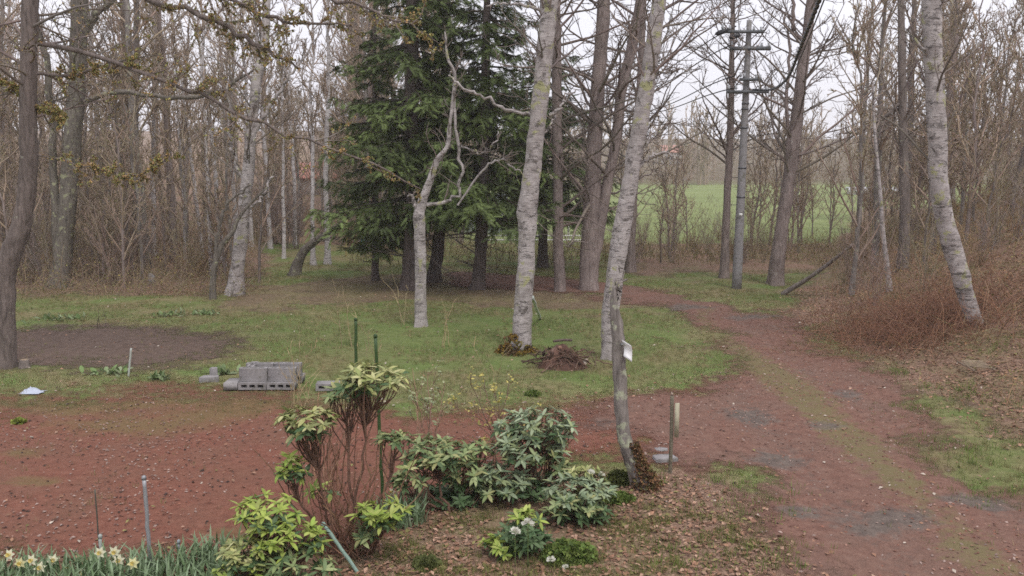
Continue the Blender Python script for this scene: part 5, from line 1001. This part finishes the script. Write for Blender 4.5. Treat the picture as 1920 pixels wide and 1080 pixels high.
for k, (y0, y1, lb) in enumerate([(58, 236, 'upper thin wire running from the pole far to the left'), (88, 250, 'middle thin wire running from the pole far to the left'), (148, 262, 'lower thin wire running from the pole far to the left'), (170, 245, 'lowest wire leaving the bottom crossarm to the left')]):
    cable(lb, [polez(y0) + [-0.35, -0.14, 0.1], at(1120, y0 * 0.45 + y1 * 0.55 + 14, 32), at(640, y1, 48), at(330, y1 + 8, 60)], 0.014)
# ------------------------------------------------------------------ fence, sheds, houses
Yf = 34.0; fb = at(905, 455, Yf); fb[2] = float(H(fb[0], fb[1])); t = thing('white_fence', fb, 'white rail fence behind the tree trunks at the edge of the field', 'fence'); xa, xb = at(905, 400, Yf)[0], at(1120, 400, Yf)[0]
for py in (395, 402, 442, 450, 462):
    z = at(960, py, Yf)[2]; Geo().box(((xa + xb) / 2, Yf, z), (xb - xa, 0.03, 0.055), 0.0, (0.72, 0.72, 0.70)).build('rail', M['paint'], t, fb, smooth=False)
for k in range(5):
    x = xa + (xb - xa) * k / 4; gz_ = float(H(x, Yf)); zt = at(960, 390, Yf)[2]; Geo().box((x, Yf + 0.06, (gz_ + zt) / 2), (0.08, 0.08, zt - gz_), 0, (0.66, 0.66, 0.64)).build('post', M['paint'], t, fb, smooth=False)
def house(name, label, px, py, Y, wdt, dep, wallh, roofh, wallc, roofc, rot=0.0, windows=2, cat='house'):
    b_ = at(px, py, Y); b_[2] = float(H(b_[0], b_[1])) - 0.1; t = thing(name, b_, label, cat); t.rotation_euler = (0, 0, rot)
    Geo().box((0, 0, wallh / 2), (wdt, dep, wallh), 0, wallc).build('wall', M['paint'], t, smooth=False)
    a_, e = wdt / 2 + 0.25, dep / 2 + 0.3; V = np.array([[-a_, -e, wallh - 0.08], [a_, -e, wallh - 0.08], [a_, 0, wallh + roofh], [-a_, 0, wallh + roofh], [-a_, e, wallh - 0.08], [a_, e, wallh - 0.08]]); V2 = V + [0, 0, 0.1]
    g = Geo(); g.add(np.concatenate([V, V2]), np.array([[0, 1, 2, 3], [3, 2, 5, 4], [6, 9, 8, 7], [9, 10, 11, 8], [0, 6, 7, 1], [4, 5, 11, 10], [0, 3, 9, 6], [3, 4, 10, 9], [1, 7, 8, 2], [2, 8, 11, 5]]), col=roofc); g.build('roof', M['paint'], t, smooth=False)
    for sx_ in (-1, 1):
        g = Geo(); g.add(np.array([[sx_ * wdt / 2, -dep / 2, wallh], [sx_ * wdt / 2, dep / 2, wallh], [sx_ * wdt / 2, 0, wallh + roofh * 0.93]]), T=np.array([[0, 2, 1] if sx_ < 0 else [0, 1, 2]]), col=wallc); g.build('gable', M['paint'], t, smooth=False)
    for k in range(windows):
        x = -wdt / 2 + wdt * (k + 1) / (windows + 1.5); wo_ = Geo().box((x, -dep / 2 - 0.02, wallh * 0.55), (wdt * 0.16, 0.06, wallh * 0.35), 0, (0.6, 0.6, 0.58)).build('window', M['paint'], t, smooth=False); Geo().box((x, -dep / 2 - 0.055, wallh * 0.55), (wdt * 0.13, 0.02, wallh * 0.29), 0, (0.08, 0.09, 0.1)).build('pane', M['plastic'], wo_, smooth=False)
    x = wdt / 2 - wdt * 0.16; d_ = Geo().box((x, -dep / 2 - 0.02, wallh * 0.42), (wdt * 0.14, 0.06, wallh * 0.82), 0, np.array(wallc) * 0.6).build('door', M['paint'], t, smooth=False)
    return t
house('shed', 'small shed with a salmon roof glimpsed behind the left wood and spruces', 606, 395, 50, 2.2, 2.4, 1.0, 0.7, (0.45, 0.40, 0.36), (0.50, 0.24, 0.19), 0.1, 1, 'shed')
house('garden_shed', 'pale bluish-white shed glimpsed between the spruce trunks', 905, 440, 40, 1.7, 1.6, 1.3, 0.4, (0.60, 0.64, 0.72), (0.62, 0.66, 0.72), 0.05, 1, 'shed')
house('farmhouse', 'far house with a reddish roof at the back of the field behind the birch', 1255, 309, 170, 4.6, 4.0, 2.2, 1.3, (0.6, 0.56, 0.52), (0.50, 0.26, 0.21), 0.2, 3)
house('greenhouse', 'long low white building at the edge of the field seen through the right wood', 1645, 366, 84, 5.0, 3.0, 0.5, 0.2, (0.7, 0.7, 0.7), (0.66, 0.68, 0.7), -0.2, 3, 'building')
c = at(686, 452, 31.0); c[2] = float(H(c[0], c[1])); t = thing('water_barrel', c, 'teal water barrel glimpsed through the small spruce', 'barrel'); zb = at(686, 430, 31.0)[2] - c[2]
Geo().tube(np.array([[0, 0, 0], [0, 0, zb * 0.3], [0, 0, zb * 0.5], [0, 0, zb * 0.7], [0, 0, zb]]), np.array([0.22, 0.25, 0.26, 0.25, 0.22]), 18, (0.16, 0.42, 0.42)).build('drum', M['plastic'], t); Geo().tube(np.array([[0, 0, zb], [0, 0, zb + 0.04]]), 0.23, 18, (0.12, 0.3, 0.3)).build('lid', M['plastic'], t)
# ------------------------------------------------------------------ damp spring air
hb = Geo().box((0, (YS[-1] + YS[0]) / 2, 13.5), (2 * max(XS[-1], -XS[0]) + 10, YS[-1] - YS[0] + 10, 32), 0).build('haze', None, usecol=False, smooth=False); hb['kind'] = 'stuff'; hb['label'] = 'thin damp haze hanging in the air over the whole place'
hm = bpy.data.materials.new('haze'); hm.use_nodes = True; hm.node_tree.nodes.clear(); pv = hm.node_tree.nodes.new('ShaderNodeVolumePrincipled'); pv.inputs['Color'].default_value = (0.95, 0.94, 0.95, 1); pv.inputs['Density'].default_value = 0.0012; pv.inputs['Anisotropy'].default_value = 0.2
ho = hm.node_tree.nodes.new('ShaderNodeOutputMaterial'); hm.node_tree.links.new(pv.outputs[0], ho.inputs['Volume']); hb.data.materials.append(hm)
